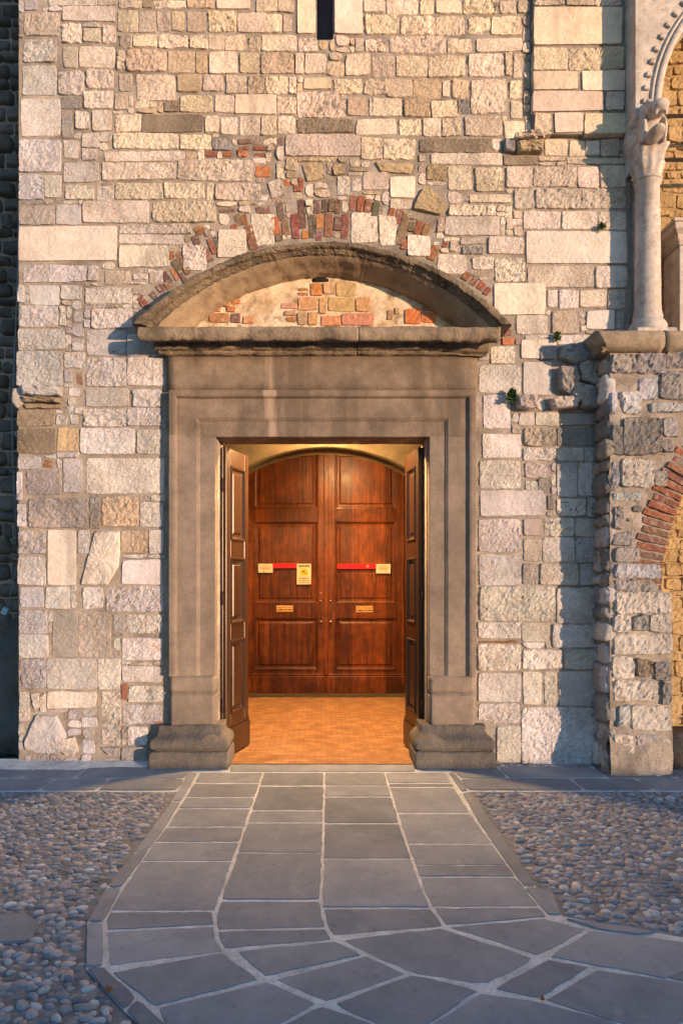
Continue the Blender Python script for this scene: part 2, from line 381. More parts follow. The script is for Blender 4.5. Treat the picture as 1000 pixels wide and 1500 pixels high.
bt.inputs['Color1'].default_value = (0.34, 0.160, 0.068, 1); bt.inputs['Color2'].default_value = (0.50, 0.27, 0.125, 1); bt.inputs['Mortar'].default_value = (0.24, 0.125, 0.06, 1)
c = k.mix(1.0, bt.outputs['Color'], k.ramp(k.noise(6, 5, 0.6), (0.3, 0.72), (0.7, 1.2)), 'MULTIPLY')
M['tile'] = k.done(c, 0.42, k.bump(bt.outputs['Fac'], 0.3, -0.003), 0.4)
def plain(name, col, rough=0.6, metal=0.0, nz=0.15):
    k = NB(name); lo = tuple(v * (1 - nz) for v in col); hi = tuple(min(1, v * (1 + nz)) for v in col)
    m = k.done(k.mix(k.noise(30, 4, 0.6), lo, hi), rough); k.b.inputs['Metallic'].default_value = metal
    return m
M['brass'] = plain('brass', (0.72, 0.40, 0.12), 0.42, 0.35)
M['card'] = plain('cream_card', (0.70, 0.56, 0.38), 0.7)
M['ink'] = plain('printed_ink', (0.05, 0.035, 0.025), 0.7)
M['faint'] = plain('faint_print', (0.38, 0.24, 0.13), 0.7)
M['red'] = plain('red_plastic', (0.62, 0.012, 0.022), 0.5)
M['redink'] = plain('dark_red_print', (0.36, 0.008, 0.014), 0.5)
M['yellow'] = plain('yellow_print', (0.85, 0.45, 0.03), 0.6)
M['iron'] = plain('iron', (0.06, 0.045, 0.04), 0.6, 0.4)
M['steel'] = plain('worn_steel', (0.55, 0.5, 0.45), 0.35, 0.9)
M['cable'] = plain('grey_cable', (0.20, 0.24, 0.28), 0.6)
M['bluebox'] = plain('pale_blue_plastic', (0.30, 0.48, 0.62), 0.55)
M['weed'] = plain('weed_leaf', (0.055, 0.11, 0.028), 0.6, nz=0.5)
M['deadleaf'] = plain('dead_leaf', (0.30, 0.12, 0.035), 0.7, nz=0.3)
k = NB('dark_void'); M['void'] = k.done((0.02, 0.016, 0.013), 0.95)

# ------------------------------------------------------------------ large structure: ground
def sheet(name, x0, x1, y0, y1, z, mat, nx=1, ny=1, parent=None, kind='structure'):
    xs = np.linspace(x0, x1, nx + 1); ys = np.linspace(y0, y1, ny + 1)
    rows = [[(x, y, z) for x in xs] for y in ys]
    return mk(name, *loft(rows), mat, parent, kind=kind, smooth=False)
sheet('ground', -300, 300, -300, 300, -0.06, M['ground'])

# stone slab paving: each traced slab is a piece of its own
PATH_PTS = []
KL_o = [(276, 1131), (252, 1174), (224, 1213), (196, 1251), (157, 1300), (128, 1351), (126, 1418), (182, 1480), (206, 1502), (260, 1560)]
KR_o = [(664, 1131), (686, 1158), (720, 1206), (755, 1255), (786, 1300), (808, 1308), (823, 1341)]
pp_ = [G(*p) for p in KR_o] + [G(*p) for p in ((900, 1356), (1000, 1372), (1100, 1386), (1500, 1430))] + [(5.5, -5.6), (-2.2, -5.6), (-2.2, -4.0)] + [G(*p) for p in reversed(KL_o)] + [(G(300, 1131)[0], 0.02), (G(640, 1131)[0], 0.02)]
path = mk('path', [(x, y, -0.0035) for x, y in pp_], [list(range(len(pp_)))[::-1]], M['joint'], smooth=False, kind='structure')
SLABS = []
L1 = lambda y: np.interp(y, [1131, 1170, 1220, 1250, 1310, 1340, 1375, 1396], [386, 373, 356, 346, 325, 314, 318, 332])
L0 = lambda y: np.interp(y, [1131, 1174, 1210, 1237, 1272, 1321, 1346, 1370, 1420], [293, 267, 243, 222, 198, 166, 154, 155, 158])
L2 = lambda y: np.interp(y, [1131, 1250, 1320, 1345, 1376], [475, 473, 470, 473, 488])
L3 = lambda y: np.interp(y, [1131, 1190, 1250, 1320, 1358], [563, 581, 600, 626, 652])
L4 = lambda y: np.interp(y, [1131, 1188, 1230, 1269, 1304, 1345], [653, 687, 718, 745, 773, 804])
def col_slabs(La, Lb, rows, gap):
    for (ya0, ya1, yb0, yb1) in rows:      # top and bottom y at the left and right joints
        n = 2 if ya1 - ya0 < 45 else 4
        g = gap
        Lf = [(La(ya0 + (ya1 - ya0) * i / n) + g(ya0), ya0 + (ya1 - ya0) * i / n) for i in range(n + 1)]
        Rt = [(Lb(yb0 + (yb1 - yb0) * i / n) - g(yb0), yb0 + (yb1 - yb0) * i / n) for i in range(n + 1)]
        SLABS.append(Lf + Rt[::-1])
def rows_of(ys, gap=1.0): return [(a + gap, b - gap, a + gap, b - gap) for a, b in zip(ys[:-1], ys[1:])]
gp = lambda y: 1.2 + 2.0 * (y - 1130) / 250
col_slabs(L0, L1, rows_of([1131, 1147, 1168, 1184, 1211, 1233, 1261, 1334]) + [(1336, 1361, 1336, 1353), (1364, 1413, 1357, 1393)], gp)
col_slabs(L1, L2, rows_of([1131, 1151, 1187, 1205, 1249, 1318]) + [(1320, 1361, 1320, 1357), (1364, 1388, 1361, 1375)], gp)
col_slabs(L2, L3, rows_of([1131, 1151, 1167, 1206, 1258, 1329]) + [(1331, 1369, 1331, 1356)], gp)
col_slabs(L3, L4, rows_of([1131, 1147, 1153, 1191, 1236, 1267, 1284, 1328]) + [(1330, 1354, 1330, 1342)], gp)
SLABS += [
    [(168, 1425), (322, 1397), (374, 1434), (230, 1470)],
    [(236, 1477), (390, 1440), (458, 1470), (395, 1506), (300, 1600), (262, 1540)],
    [(352, 1394), (489, 1380), (525, 1398), (392, 1427)],
    [(408, 1434), (534, 1402), (590, 1426), (478, 1464)],
    [(505, 1377), (645, 1361), (774, 1402), (765, 1411), (712, 1436), (690, 1437), (608, 1423), (542, 1396)],
    [(662, 1358), (795, 1347), (853, 1361), (815, 1383), (786, 1396)],
    [(868, 1365), (960, 1375), (1075, 1393), (970, 1430), (808, 1400)],
    [(802, 1406), (857, 1417), (788, 1459), (728, 1448)],
    [(877, 1422), (970, 1435), (1070, 1454), (962, 1512), (802, 1464)],
    [(706, 1457), (790, 1470), (900, 1499), (860, 1580), (690, 1560), (634, 1502)],
    [(494, 1470), (604, 1430), (695, 1451), (622, 1500), (590, 1520), (556, 1500)],
    [(472, 1476), (550, 1503), (580, 1528), (520, 1600), (330, 1600), (408, 1507)],
    [(978, 1431), (1085, 1396), (1170, 1410), (1080, 1448)],
    [(600, 1530), (628, 1508), (680, 1562), (640, 1640), (540, 1610)],
    [(925, 1508), (970, 1520), (1100, 1560), (1000, 1640), (880, 1580)],
]
for i, s in enumerate(SLABS):
    pts = [G(*p) for p in s]
    if i >= len(SLABS) - 15:
        cg = np.mean(pts, 0); pts = [tuple(cg + (np.array(p) - cg) * (1 + 0.011 / max(0.2, np.linalg.norm(np.array(p) - cg)))) for p in pts]
    V, Fc = polypatch(pts, i * 3.7, proud=0.0 + rng.uniform(-0.002, 0.002), relief=0.0012, back=0.02, step=0.035, jit=0.009, rings=(1, 0.99, 0.6), sm=0.06)
    mk('slab', flat(V), Fc, M['slab'], path, smooth=False)
# flagstones carrying on outside the traced area
def inside_poly(p, poly):
    c = False; n = len(poly)
    for i in range(n):
        (x1, y1), (x2, y2) = poly[i], poly[(i + 1) % n]
        if (y1 > p[1]) != (y2 > p[1]) and p[0] < (x2 - x1) * (p[1] - y1) / (y2 - y1) + x1: c = not c
    return c
TR = [[G(*p) for p in s] for s in SLABS]
ca, sa = math.cos(0.55), math.sin(0.55)
for r in range(-14, 15):
    for q in range(-14, 15):
        u0, v0 = q * 0.62 + (r % 2) * 0.3, r * 0.46
        qd = [(u0 + 0.012, v0 + 0.012), (u0 + 0.608 + rng.uniform(-0.02, 0.0), v0 + 0.012), (u0 + 0.608 + rng.uniform(-0.02, 0.0), v0 + 0.448), (u0 + 0.012, v0 + 0.448)]
        pts = [(0.8 + u * ca - v * sa, -4.2 + u * sa + v * ca) for u, v in qd]
        cg = np.mean(pts, 0); test = pts + [tuple(cg)] + [tuple((np.array(pts[a]) + np.array(pts[(a + 1) % 4])) / 2) for a in range(4)]
        if not all(inside_poly(t, pp_) for t in test): continue
        if any(inside_poly(t, T) for T in TR for t in test) or any(inside_poly(v, pts) for T in TR for v in T): continue
        V, Fc = polypatch(pts, r * 8 + q, proud=0, relief=0.001, back=0.02, step=0.08, rings=(1, 0.985, 0.6), sm=0.06)
        mk('slab', flat(V), Fc, M['slab'], path, smooth=False)
# kerb stones
KL_i = [(290, 1131), (265, 1174), (241, 1213), (219, 1243), (178, 1300), (151, 1351), (151, 1416), (200, 1462), (243, 1502), (300, 1560)]
KR_i = [(657, 1132), (676, 1160), (702, 1206), (738, 1258), (768, 1300), (775, 1308), (803, 1341)]
def kerb(o, i, ids):
    for a, b in ids:
        pts = [G(*o[j]) for j in range(a, b + 1)] + [G(*i[j]) for j in range(b, a - 1, -1)]
        cx = np.mean(pts, 0); pts = [tuple(cx + (np.array(p) - cx) * 0.985) for p in pts]
        V, Fc = polypatch(pts, a * 5.1 + o[0][0], proud=0.004, relief=0.002, back=0.03, step=0.05, jit=0.006, rings=(1, 0.96, 0.5))
        mk('kerb_stone', flat(V), Fc, M['slab'], path, smooth=False)
kerb(KL_o, KL_i, [(0, 1), (1, 3), (3, 4), (4, 5), (5, 6), (6, 7), (7, 9)])
kerb(KR_o, KR_i, [(0, 1), (1, 4), (4, 6)])
V, Fc = polypatch([G(336, 1130), G(608, 1130), G(606, 1121), G(338, 1121)], 3, proud=0.004, relief=0.001, back=0.02, rings=(1, 0.99, 0.6))
mk('threshold', flat(V), Fc, M['slab'], path, smooth=False)

# pavement strip along the wall
pav = sheet('pavement', -6.0, 6.0, -0.715, 0.02, -0.0065, M['joint'])
def strip(x0, x1, joints0, joints1, y0=1122, ym=1140, y1=1157.5):
    for ya, yb, J in ((y0, ym, joints0), (ym, y1, joints1)):
        J = [x0] + J + [x1]
        for a, b in zip(J[:-1], J[1:]):
            sk = lambda x, y: VX + (x - VX) * (y - VY) / (1140 - VY)     # joints run back square to the wall
            pts = [G(sk(a, yb) + 1.5, yb - 0.8), G(sk(b, yb) - 1.5, yb - 0.8), G(sk(b, ya) - 1.5, ya + 0.8), G(sk(a, ya) + 1.5, ya + 0.8)]
            V, Fc = polypatch(pts, a * 0.37 + ya, proud=0.001, relief=0.001, back=0.02, step=0.08, jit=0.003, rings=(1, 0.985, 0.6))
            mk('slab', flat(V), Fc, M['slab'], pav, smooth=False)
strip(-330, 272, [-210, -90, 31, 108], [-260, -140, 0, 81, 160])
strip(672, 1290, [745, 890, 1000, 1130], [835, 930, 1060, 1180])
mkv, mkf = [], []
n = 60
xs = np.linspace(P(-40, 0)[0] - 0.4, G(240, 1128)[0], n)
rows = []
for t, (yy, zz) in enumerate(((0.02, 0.035), (-0.03, 0.022), (-0.09, 0.010), (-0.14, -0.004))):
    rows.append([(x, yy + (0.05 * (fbm(np.array([x * 3]), 0, 1)[0] - 0.5) * 2 - 0.06 * (x < -2.0) * 0.8) * (t > 1), zz) for x in xs])
mk('mortar_fillet', *loft(rows[::-1]), M['joint'], pav)

# cobbled ground
def px_of(X, Y): return VX + X * F / (D + Y), VY + F * H / (D + Y)
COB_COL = [(0.17, 0.165, 0.175), (0.12, 0.12, 0.135), (0.21, 0.20, 0.20), (0.19, 0.155, 0.14), (0.24, 0.20, 0.185), (0.155, 0.14, 0.145), (0.27, 0.26, 0.25), (0.145, 0.15, 0.155), (0.20, 0.17, 0.165), (0.10, 0.10, 0.115)]
def cobble(x, y, r, seg=9):
    rx = r.uniform(0.016, 0.035); ry = rx * r.uniform(0.52, 0.85); hz = 0.006 + rx * r.uniform(0.16, 0.34); an = r.gauss(0, 0.5); z0 = -0.010 + r.uniform(-0.004, 0.004)
    ca, sa = math.cos(an), math.sin(an); V = []; ph = [r.uniform(0, 6.28) for _ in range(2)]
    for rr, zz in ((1.0, -0.25), (0.97, 0.25), (0.72, 0.75)):
        for q in range(seg):
            t = 2 * math.pi * q / seg; w = 1 + 0.13 * math.sin(2 * t + ph[0]) + 0.13 * math.sin(3 * t + ph[1])
            a, b = rx * rr * w * math.cos(t), ry * rr * w * math.sin(t)
            V.append((x + a * ca - b * sa, y + a * sa + b * ca, z0 + hz * zz))
    V.append((x, y, z0 + hz))
    Fc = [(k * seg + i, k * seg + (i + 1) % seg, (k + 1) * seg + (i + 1) % seg, (k + 1) * seg + i) for k in range(2) for i in range(seg)] + [(2 * seg + i, 2 * seg + (i + 1) % seg, 3 * seg) for i in range(seg)]
    c = r.choice(COB_COL); c = tuple(0.85 * v + 0.15 * 0.18 for v in c); f = r.uniform(1.35, 2.15)
    return np.array(V), Fc, (c[0] * f * 0.98, c[1] * f * 1.0, c[2] * f * 1.05)
def field(name, xr, inside, parent_sheet):
    r = random.Random(len(name) * 13 + int(xr[0] * 10)); out = []
    y = -0.745; row = 0
    while y > -4.6:
        x = xr[0] + (row % 2) * 0.03
        while x < xr[1]:
            xx, yy = x + r.uniform(-0.013, 0.013), y + r.uniform(-0.011, 0.011)
            px, py = px_of(xx, yy)
            if inside(px, py) and r.random() > 0.05: out.append(cobble(xx, yy, r))
            x += r.uniform(0.042, 0.060)
        y -= 0.034; row += 1
    out.sort(key=lambda c: -(c[0][:, 0].max() - c[0][:, 0].min()) / (D + c[0][0, 1]) * (1 if -20 < px_of(c[0][0, 0], c[0][0, 1])[0] < 1020 and px_of(c[0][0, 0], c[0][0, 1])[1] < 1510 else 0))
    for V, Fc, c in out[:150]: mk('cobble', V, Fc, M['cobble'], parent_sheet, c)
    J = Join()
    for V, Fc, c in out[150:]: J.add(V, Fc, c)
    J.build('cobbles', M['cobble'], parent_sheet, kind='stuff')
ko = np.array(KL_o); kr = np.array(KR_o)
edgeL = lambda py: np.interp(py, ko[:, 1], ko[:, 0]) - 7
def insL(px, py):
    if 1335 < py < 1382 and px < 58 - abs(py - 1358) * 0.5: return False
    return px < edgeL(py) if py < 1560 else px < 150
def insR(px, py):
    return px > np.interp(py, kr[:, 1], kr[:, 0]) + 7 and py < np.interp(px, [800, 823, 900, 1000, 1100, 1500], [1336, 1338, 1352, 1366, 1378, 1420])
bedL = mk('cobbled_ground', [(-6, -5.2, -0.008), (G(206, 1502)[0], -5.2, -0.008)] + [(*G(*p), -0.008) for p in reversed(KL_i[:9])] + [(G(280, 1131)[0], -0.60, -0.008), (-6, -0.60, -0.008)], [list(range(13))], M['bed'], smooth=False, kind='structure')
field('left', (-4.4, -0.3), insL, bedL)
Vr = [(G(660, 1140)[0], -0.60, -0.0085)] + [(*G(*p), -0.0085) for p in KR_i[1:]] + [(*G(*p), -0.0085) for p in ((900, 1356), (1000, 1372), (1100, 1386), (1500, 1430))] + [(6, -0.60, -0.0085)]
bedR = mk('cobbled_ground', Vr, [list(range(len(Vr)))], M['bed'], smooth=False, kind='structure')
field('right_', (0.9, 4.6), insR, bedR)
V, Fc = polypatch([G(-30, 1340), G(40, 1340), G(58, 1352), G(45, 1378), G(-30, 1385)], 9, proud=0.006, relief=0.002, back=0.02, rings=(1, 0.97, 0.5))
mk('slab', flat(V), Fc, M['slab'], bedL, smooth=False)
V, Fc = polypatch([G(826, 1346), G(862, 1352), G(905, 1356), G(960, 1366), G(935, 1369), G(880, 1362)], 19, proud=0.006, relief=0.002, back=0.02, rings=(1, 0.97, 0.5))
mk('kerb_stone', flat(V), Fc, M['slab'], path, smooth=False)
# pebble strip at the wall foot
J = Join(); r = random.Random(5)
for q in range(70):
    px = r.uniform(728, 880); X = P(px, 0)[0]; J.add(*cobble(X, r.uniform(-0.06, -0.03), r))
for q in range(60):
    X = r.uniform(2.42, 4.2); J.add(*cobble(X, r.uniform(-0.40, -0.30), r))
J.build('pebbles', M['cobble'], pav, kind='stuff')

# ------------------------------------------------------------------ church wall
church = empty('church_wall'); tag(church, 'tall pale limestone church wall with irregular courses around the doorway', 'wall')
XL, XR, ZT = P(28, 0)[0], P(917, 0)[0], 8.45
core = Join()
for b in ((XL + 0.02, -1.16, 0.02, 3.3, -0.05, ZT), (1.18, XR + 0.02, 0.02, 3.3, -0.05, ZT), (-1.16, -0.89, 0.03, 0.30, -0.05, 2.8), (0.91, 1.18, 0.03, 0.30, -0.05, 2.8),
          (-1.16, 1.18, 0.03, 0.30, 2.8, 6.2), (-1.16, P(463, 0)[0], 0.03, 0.30, 6.2, ZT), (P(488, 0)[0], 1.18, 0.03, 0.30, 6.2, ZT), (-1.16, 1.18, 0.45, 3.3, 3.55, ZT), (-1.16, 1.18, 0.301, 0.45, 3.55, 6.0)):
    core.add(*boxg(*b))
core.build('core', M['void'] if False else M['mortar'], church, smooth=False)

ARC_C, ARC_R = (472.0, 735.0), 383.0
def in_arc(px, py, dr=0): return (px - ARC_C[0]) ** 2 + (py - ARC_C[1]) ** 2 < (ARC_R + dr) ** 2 and py < 490
def in_portal(px, py):
    return (243 < px < 699 and py > 505) or in_arc(px, py, -8) or (205 < px < 738 and 468 < py < 512) or (217 < px < 726 and py > 1062) or (462 < px < 489 and py < 58)
STONES = """36 0 56 17;72 0 143 9;144 0 172 10;36 18 89 53 t;92 10 170 33;92 35 120 65;122 42 149 64;151 38 170 65;35 57 85 94;92 68 115 101;116 68 168 100;34 97 84 141;85 104 124 141;127 103 167 131;123 133 167 161;31 145 89 200;90 142 119 161 g;91 162 107 203 g;110 163 133 192;136 163 164 193;29 205 90 252;92 205 118 234;121 195 146 217;121 218 143 235;94 238 146 268
174 16 203 48;204 17 229 48;230 17 250 48;250 17 272 47;273 17 303 48;175 0 208 14;208 0 224 13 t;224 0 273 13;175 51 194 72;195 51 231 69;232 51 277 73;172 74 183 104;186 72 244 105 t;246 75 286 107 t;174 108 196 135;200 109 257 148;169 138 187 162;169 168 207 194;240 148 263 166 d;208 168 298 195 d;166 196 261 220;153 222 272 237;150 238 258 264
275 0 315 13 t;317 0 367 15;374 0 408 19;408 0 431 19;435 -40 463 51 s;489 -40 531 52 s;304 18 347 49;348 20 391 49;391 21 413 49;413 21 429 49;278 51 305 73;306 51 330 74;331 51 361 75;364 55 383 75;383 52 435 77;435 55 466 78;287 76 305 108 t;307 77 349 109;351 78 380 110;381 78 431 110 t;432 79 445 110;446 79 479 110;259 109 296 136 t;297 109 328 136;330 110 362 138;363 112 388 139 t;389 113 422 139;423 113 435 139;444 114 485 133 s;487 114 531 140;263 139 312 166;314 139 344 166;345 140 405 168 s;406 142 434 168;435 134 507 174;509 143 538 170 t;540 144 590 172;592 146 630 173 t;631 148 669 174;671 148 687 169 g
300 170 321 196;323 170 349 198;351 169 382 199;382 170 405 199;406 170 433 198;434 175 519 196 d;521 174 581 199;583 175 618 200;619 174 646 201;646 174 675 201;680 170 734 201;265 197 310 220;312 203 339 221 g;418 197 528 229;529 201 561 235;560 203 609 236;613 203 720 225 d;630 225 736 242;613 226 624 238
533 0 564 19;567 0 612 23;614 0 636 23;637 0 676 22;678 0 727 22;730 0 756 22;534 22 584 52;586 24 638 52;638 25 679 52;684 25 718 52;718 25 763 53;520 56 533 77;535 57 570 78;571 53 653 79;655 56 690 78;696 56 764 77;505 79 542 112;544 81 578 114;580 83 625 114;626 83 680 114;685 79 738 114;739 78 750 111;751 80 765 116;533 116 567 140;567 117 603 143;605 117 646 144 t;647 118 659 144;661 116 685 146 t;688 116 742 168;745 118 765 146;746 148 765 176;737 178 768 205
779 0 824 17 p;824 0 866 18 p;867 0 905 17 p;777 19 906 74 ps;777 77 828 110 p;829 77 909 110 p;777 111 843 139 ps;847 111 910 140 ps;777 141 878 170 ps;881 141 910 170 p;780 172 804 203 p;808 172 850 201 ps;852 173 913 203 p;796 204 832 230;832 206 857 230;857 206 877 228;878 204 906 230;787 230 828 238;829 232 915 241;740 244 779 276;780 244 845 276;846 244 876 276;878 242 916 276;737 228 787 243 d
655 243 691 279;695 245 738 282;686 285 749 299;752 277 781 307;784 277 916 308;657 300 725 317;651 318 731 345;765 309 821 336;822 309 874 337;875 309 917 338;770 339 917 387 w;714 347 767 374;673 349 709 359;676 361 707 373 g;690 376 723 397;725 378 768 414;771 389 869 422;871 389 918 424;723 416 798 461 s;800 424 816 451;817 424 848 453;849 425 888 452;889 424 915 454;755 462 801 490;806 454 848 490 t;858 455 899 483 s;901 456 914 482;763 498 813 526 s;816 491 867 507;717 507 755 533;766 530 806 578 s;701 534 762 576;706 578 747 629;760 605 782 624;783 605 818 624;818 605 875 624 g;704 635 763 672;766 626 814 654 t;766 656 813 675;815 626 875 654 g;815 656 854 676;856 656 875 676;702 674 763 717;768 678 806 702 t;769 704 787 726;788 702 803 726 g;814 677 845 728;846 675 876 728;702 718 799 756;801 725 811 747 g;814 730 858 757;859 728 876 757
699 759 763 809;765 759 794 786 t;797 759 840 786;841 759 874 786;765 788 792 823 t;794 788 841 823;843 788 874 825;701 812 763 857;765 825 787 857 t;790 825 846 857;848 826 875 857;701 858 813 910;814 860 877 913;699 911 763 936;764 913 805 940;808 914 877 949;699 942 762 983;764 950 823 981;825 950 878 981;699 985 762 1028;765 983 794 1034;795 983 816 1034;817 982 878 1034;699 1030 762 1060;727 1063 763 1118;764 1036 879 1119
28 256 64 293;65 256 91 292;29 301 81 330 t;83 300 118 330;96 271 139 294;142 273 166 294;169 267 240 293;240 267 301 293;303 268 313 294;316 268 382 295;122 295 218 327;225 296 316 327;28 332 172 383 w;175 329 281 344;175 345 270 358;175 360 248 393;34 388 127 414;129 389 146 413;153 396 192 418 t;194 400 217 411;192 412 215 419;26 418 36 444;44 418 88 447;90 418 120 439;125 421 194 446;29 448 87 481;88 448 97 479;134 452 196 482;27 481 96 514;127 483 185 522;186 490 238 522;25 515 92 567;94 516 125 540;94 541 107 562;127 524 186 567;187 523 243 566;125 568 189 597;194 570 237 597;101 568 118 581;110 597 126 607;25 601 81 625 d;83 607 99 624;103 607 116 622;122 598 188 626;188 598 236 625;25 627 82 665 d;84 627 116 662 y;118 628 197 666;201 628 238 666;26 668 61 688;92 670 122 723;126 671 242 724;25 691 34 733;40 688 88 726 t
42 728 129 774 t;131 725 147 774 g;149 725 204 773 o;205 735 241 773;26 737 38 773;27 776 68 812 t;70 776 112 858 sw;114 776 132 812;178 776 217 811 o;218 776 241 812;27 815 67 857;179 819 238 857 s;29 859 65 891;67 859 103 891;120 859 152 893;156 858 241 897;29 893 69 928;78 894 114 962 t;114 896 164 963 t;183 899 239 929;166 899 182 925;29 929 72 963;178 934 239 968;30 964 70 1009;70 964 143 1009;144 965 177 1009;179 975 238 999;188 1003 240 1029;180 1031 238 1061;187 1063 217 1092;69 1012 142 1038 v;29 1013 44 1056 v;148 1013 178 1092 v;177 1093 217 1119 g
260 234 370 266;624 242 654 265 y;492 258 513 287 v;515 262 528 281 v;531 252 571 279;571 260 608 290 s;571 292 603 308 s;367 313 403 360 r;319 336 361 378 r;268 360 302 396 r;514 310 553 357 r;555 317 580 360 r;596 345 630 375 r;639 372 684 402 r""".replace('\n', ';').split(';')
MASK_S = 2
mw, mh = 470, 762
mask = np.zeros((mh, mw), bool)      # rows y from -334, columns x from 20
def mark(x0, y0, x1, y1): mask[max(0, int((y0 + 334) / 2)):max(0, int(math.ceil((y1 + 334) / 2))), max(0, int((x0 - 20) / 2)):max(0, int(math.ceil((x1 - 20) / 2)))] = True
yy, xx = np.mgrid[0:mh, 0:mw]
PX, PY = xx * 2 + 20, yy * 2 - 334
for i in range(mh):
    for j in range(mw):
        px, py = PX[i, j], PY[i, j]
        if px < 28 or px > 917 or py > 1120 or in_portal(px, py) or in_arc(px, py, 4): mask[i, j] = True
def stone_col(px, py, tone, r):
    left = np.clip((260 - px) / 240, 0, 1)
    base = np.array((0.64, 0.60, 0.575)) * (1 - left) + np.array((0.50, 0.505, 0.54)) * left  # light falling off leftwards, painted into the stones as a darker, cooler colour
    top = np.clip((560 - py) / 420, 0, 1) * (1 - left); base = base * (1 - 0.8 * top) + np.array((0.80, 0.645, 0.475)) * 0.8 * top  # golden light on the upper wall, painted in as warmer stone colour
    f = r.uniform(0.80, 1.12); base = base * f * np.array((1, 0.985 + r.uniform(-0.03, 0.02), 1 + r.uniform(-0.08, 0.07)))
    if 't' in tone: base = base * np.array((0.76, 0.71, 0.67))
    if 'g' in tone: base = np.array((0.34, 0.315, 0.31)) * f
    if 'd' in tone: base = np.array((0.27, 0.215, 0.165)) * f
    if 'y' in tone: base = np.array((0.50, 0.38, 0.24)) * f
    if 'o' in tone: base = np.array((0.56, 0.43, 0.33)) * f
    if 'w' in tone or 'v' in tone: base = np.array((0.66, 0.59, 0.54)) * (0.97 + 0.05 * r.random())
    return tuple(base)
PIL = 0.048      # the shallow pilaster stands this far proud
pieces = []      # (pixel area, verts, faces, colour, material key)
sr = random.Random(11)
for si, s in enumerate(STONES):
    a = s.split(); x0, y0, x1, y1 = map(float, a[:4]); tone = a[4] if len(a) > 4 else ''
    mark(x0, y0, x1, y1)
    smooth = 's' in tone or 'w' in tone
    pr = (sr.uniform(0.010, 0.016) if smooth else sr.uniform(0.005, 0.015)) + (PIL if 'p' in tone else 0)
    V, Fc = patch(quadpx(x0, y0, x1, y1, inset=sr.uniform(-0.8, 0.5), r=sr), si * 1.37, proud=pr, relief=0.0022 if smooth else sr.choice([0.0018, 0.0035, 0.0055, 0.008, 0.0105]), cell=0.0165, edge=sr.choice([-0.003, -0.010, -0.016, -0.020]), bevel=0.004 if smooth else 0.0065, jit=0.003 if smooth else 0.007, back=0.03, rnd=0.004 if smooth else 0.009)
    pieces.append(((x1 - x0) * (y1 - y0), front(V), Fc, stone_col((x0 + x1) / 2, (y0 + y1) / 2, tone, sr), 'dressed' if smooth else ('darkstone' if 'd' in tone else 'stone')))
# irregular pieces
IRR = [([(118, 858), (126, 830), (140, 777), (177, 777), (175, 830), (158, 858)], 0.024, 'v'),
       ([(38, 1098), (36, 1088), (48, 1060), (54, 1045), (84, 1047), (98, 1075), (96, 1103), (60, 1104)], 0.03, ''),
       ([(92, 1082), (110, 1078), (117, 1100), (108, 1108), (94, 1106)], 0.026, 'v'),
       ([(606, 300), (617, 278), (624, 273), (648, 293), (654, 308), (644, 317), (604, 308)], 0.03, 'y'),
       ([(148, 1094), (176, 1094), (176, 1110), (160, 1106)], 0.02, 'g'),
       ([(46, 1015), (58, 1014), (60, 1036), (52, 1040)], 0.02, 'v'), ([(60, 1020), (67, 1014), (68, 1044), (60, 1042)], 0.02, 'v'),
       ([(486, 244), (500, 240), (507, 256), (488, 258)], 0.02, 'y'), ([(392, 268), (410, 262), (420, 285), (398, 292)], 0.015, ''),
       ([(440, 240), (470, 238), (478, 262), (450, 268)], 0.015, 'y'), ([(548, 238), (606, 242), (600, 256), (556, 252)], 0.018, 'y')]
for i, (pl, pr, tone) in enumerate(IRR):
    xs = [p[0] for p in pl]; ys = [p[1] for p in pl]; mark(min(xs), min(ys), max(xs), max(ys))
    V, Fc = polypatch([P(*p) for p in pl], i * 2.9 + 100, proud=pr, relief=0.012, back=0.03, step=0.02, jit=0.006, rings=(1, 0.93, 0.75, 0.5, 0.25))
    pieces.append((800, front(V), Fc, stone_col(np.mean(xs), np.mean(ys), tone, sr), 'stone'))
# broken springer stones sticking out beside the portico, ledges and corbels
BRK = [([(820, 508), (850, 503), (868, 508), (862, 532), (838, 537), (815, 524)], 0.07, 'g'), ([(842, 536), (868, 530), (882, 548), (872, 572), (846, 562)], 0.13, 'g'),
       ([(814, 540), (840, 538), (846, 560), (832, 582), (816, 572)], 0.09, 'g'), ([(838, 563), (872, 572), (880, 588), (846, 592), (830, 584)], 0.11, 'g'),
       ([(866, 505), (884, 500), (886, 540), (872, 545)], 0.10, 'g'), ([(788, 506), (816, 506), (812, 526), (790, 528)], 0.02, 'g'),
       ([(754, 584), (764, 580), (784, 581), (784, 598), (770, 603), (755, 599)], 0.085, 't'), ([(801, 588), (812, 583), (845, 583), (842, 600), (806, 602)], 0.09, 't'),
       ([(844, 584), (876, 588), (876, 602), (846, 600)], 0.12, 'g'),
       ([(36, 568), (92, 569), (92, 582), (60, 584), (36, 580)], 0.10, ''), ([(34, 582), (92, 585), (91, 592), (38, 591)], 0.065, 'd'), ([(36, 592), (91, 593), (90, 599), (40, 599)], 0.03, 'd'),
       ([(22, 570), (36, 568), (38, 592), (28, 600), (20, 590)], 0.04, 'g'),
       ([(750, 203), (794, 203), (795, 210), (750, 211)], 0.10, ''), ([(752, 212), (793, 211), (792, 227), (756, 228)], 0.075, 'y'), ([(736, 206), (751, 208), (752, 226), (738, 224)], 0.05, 'g')]
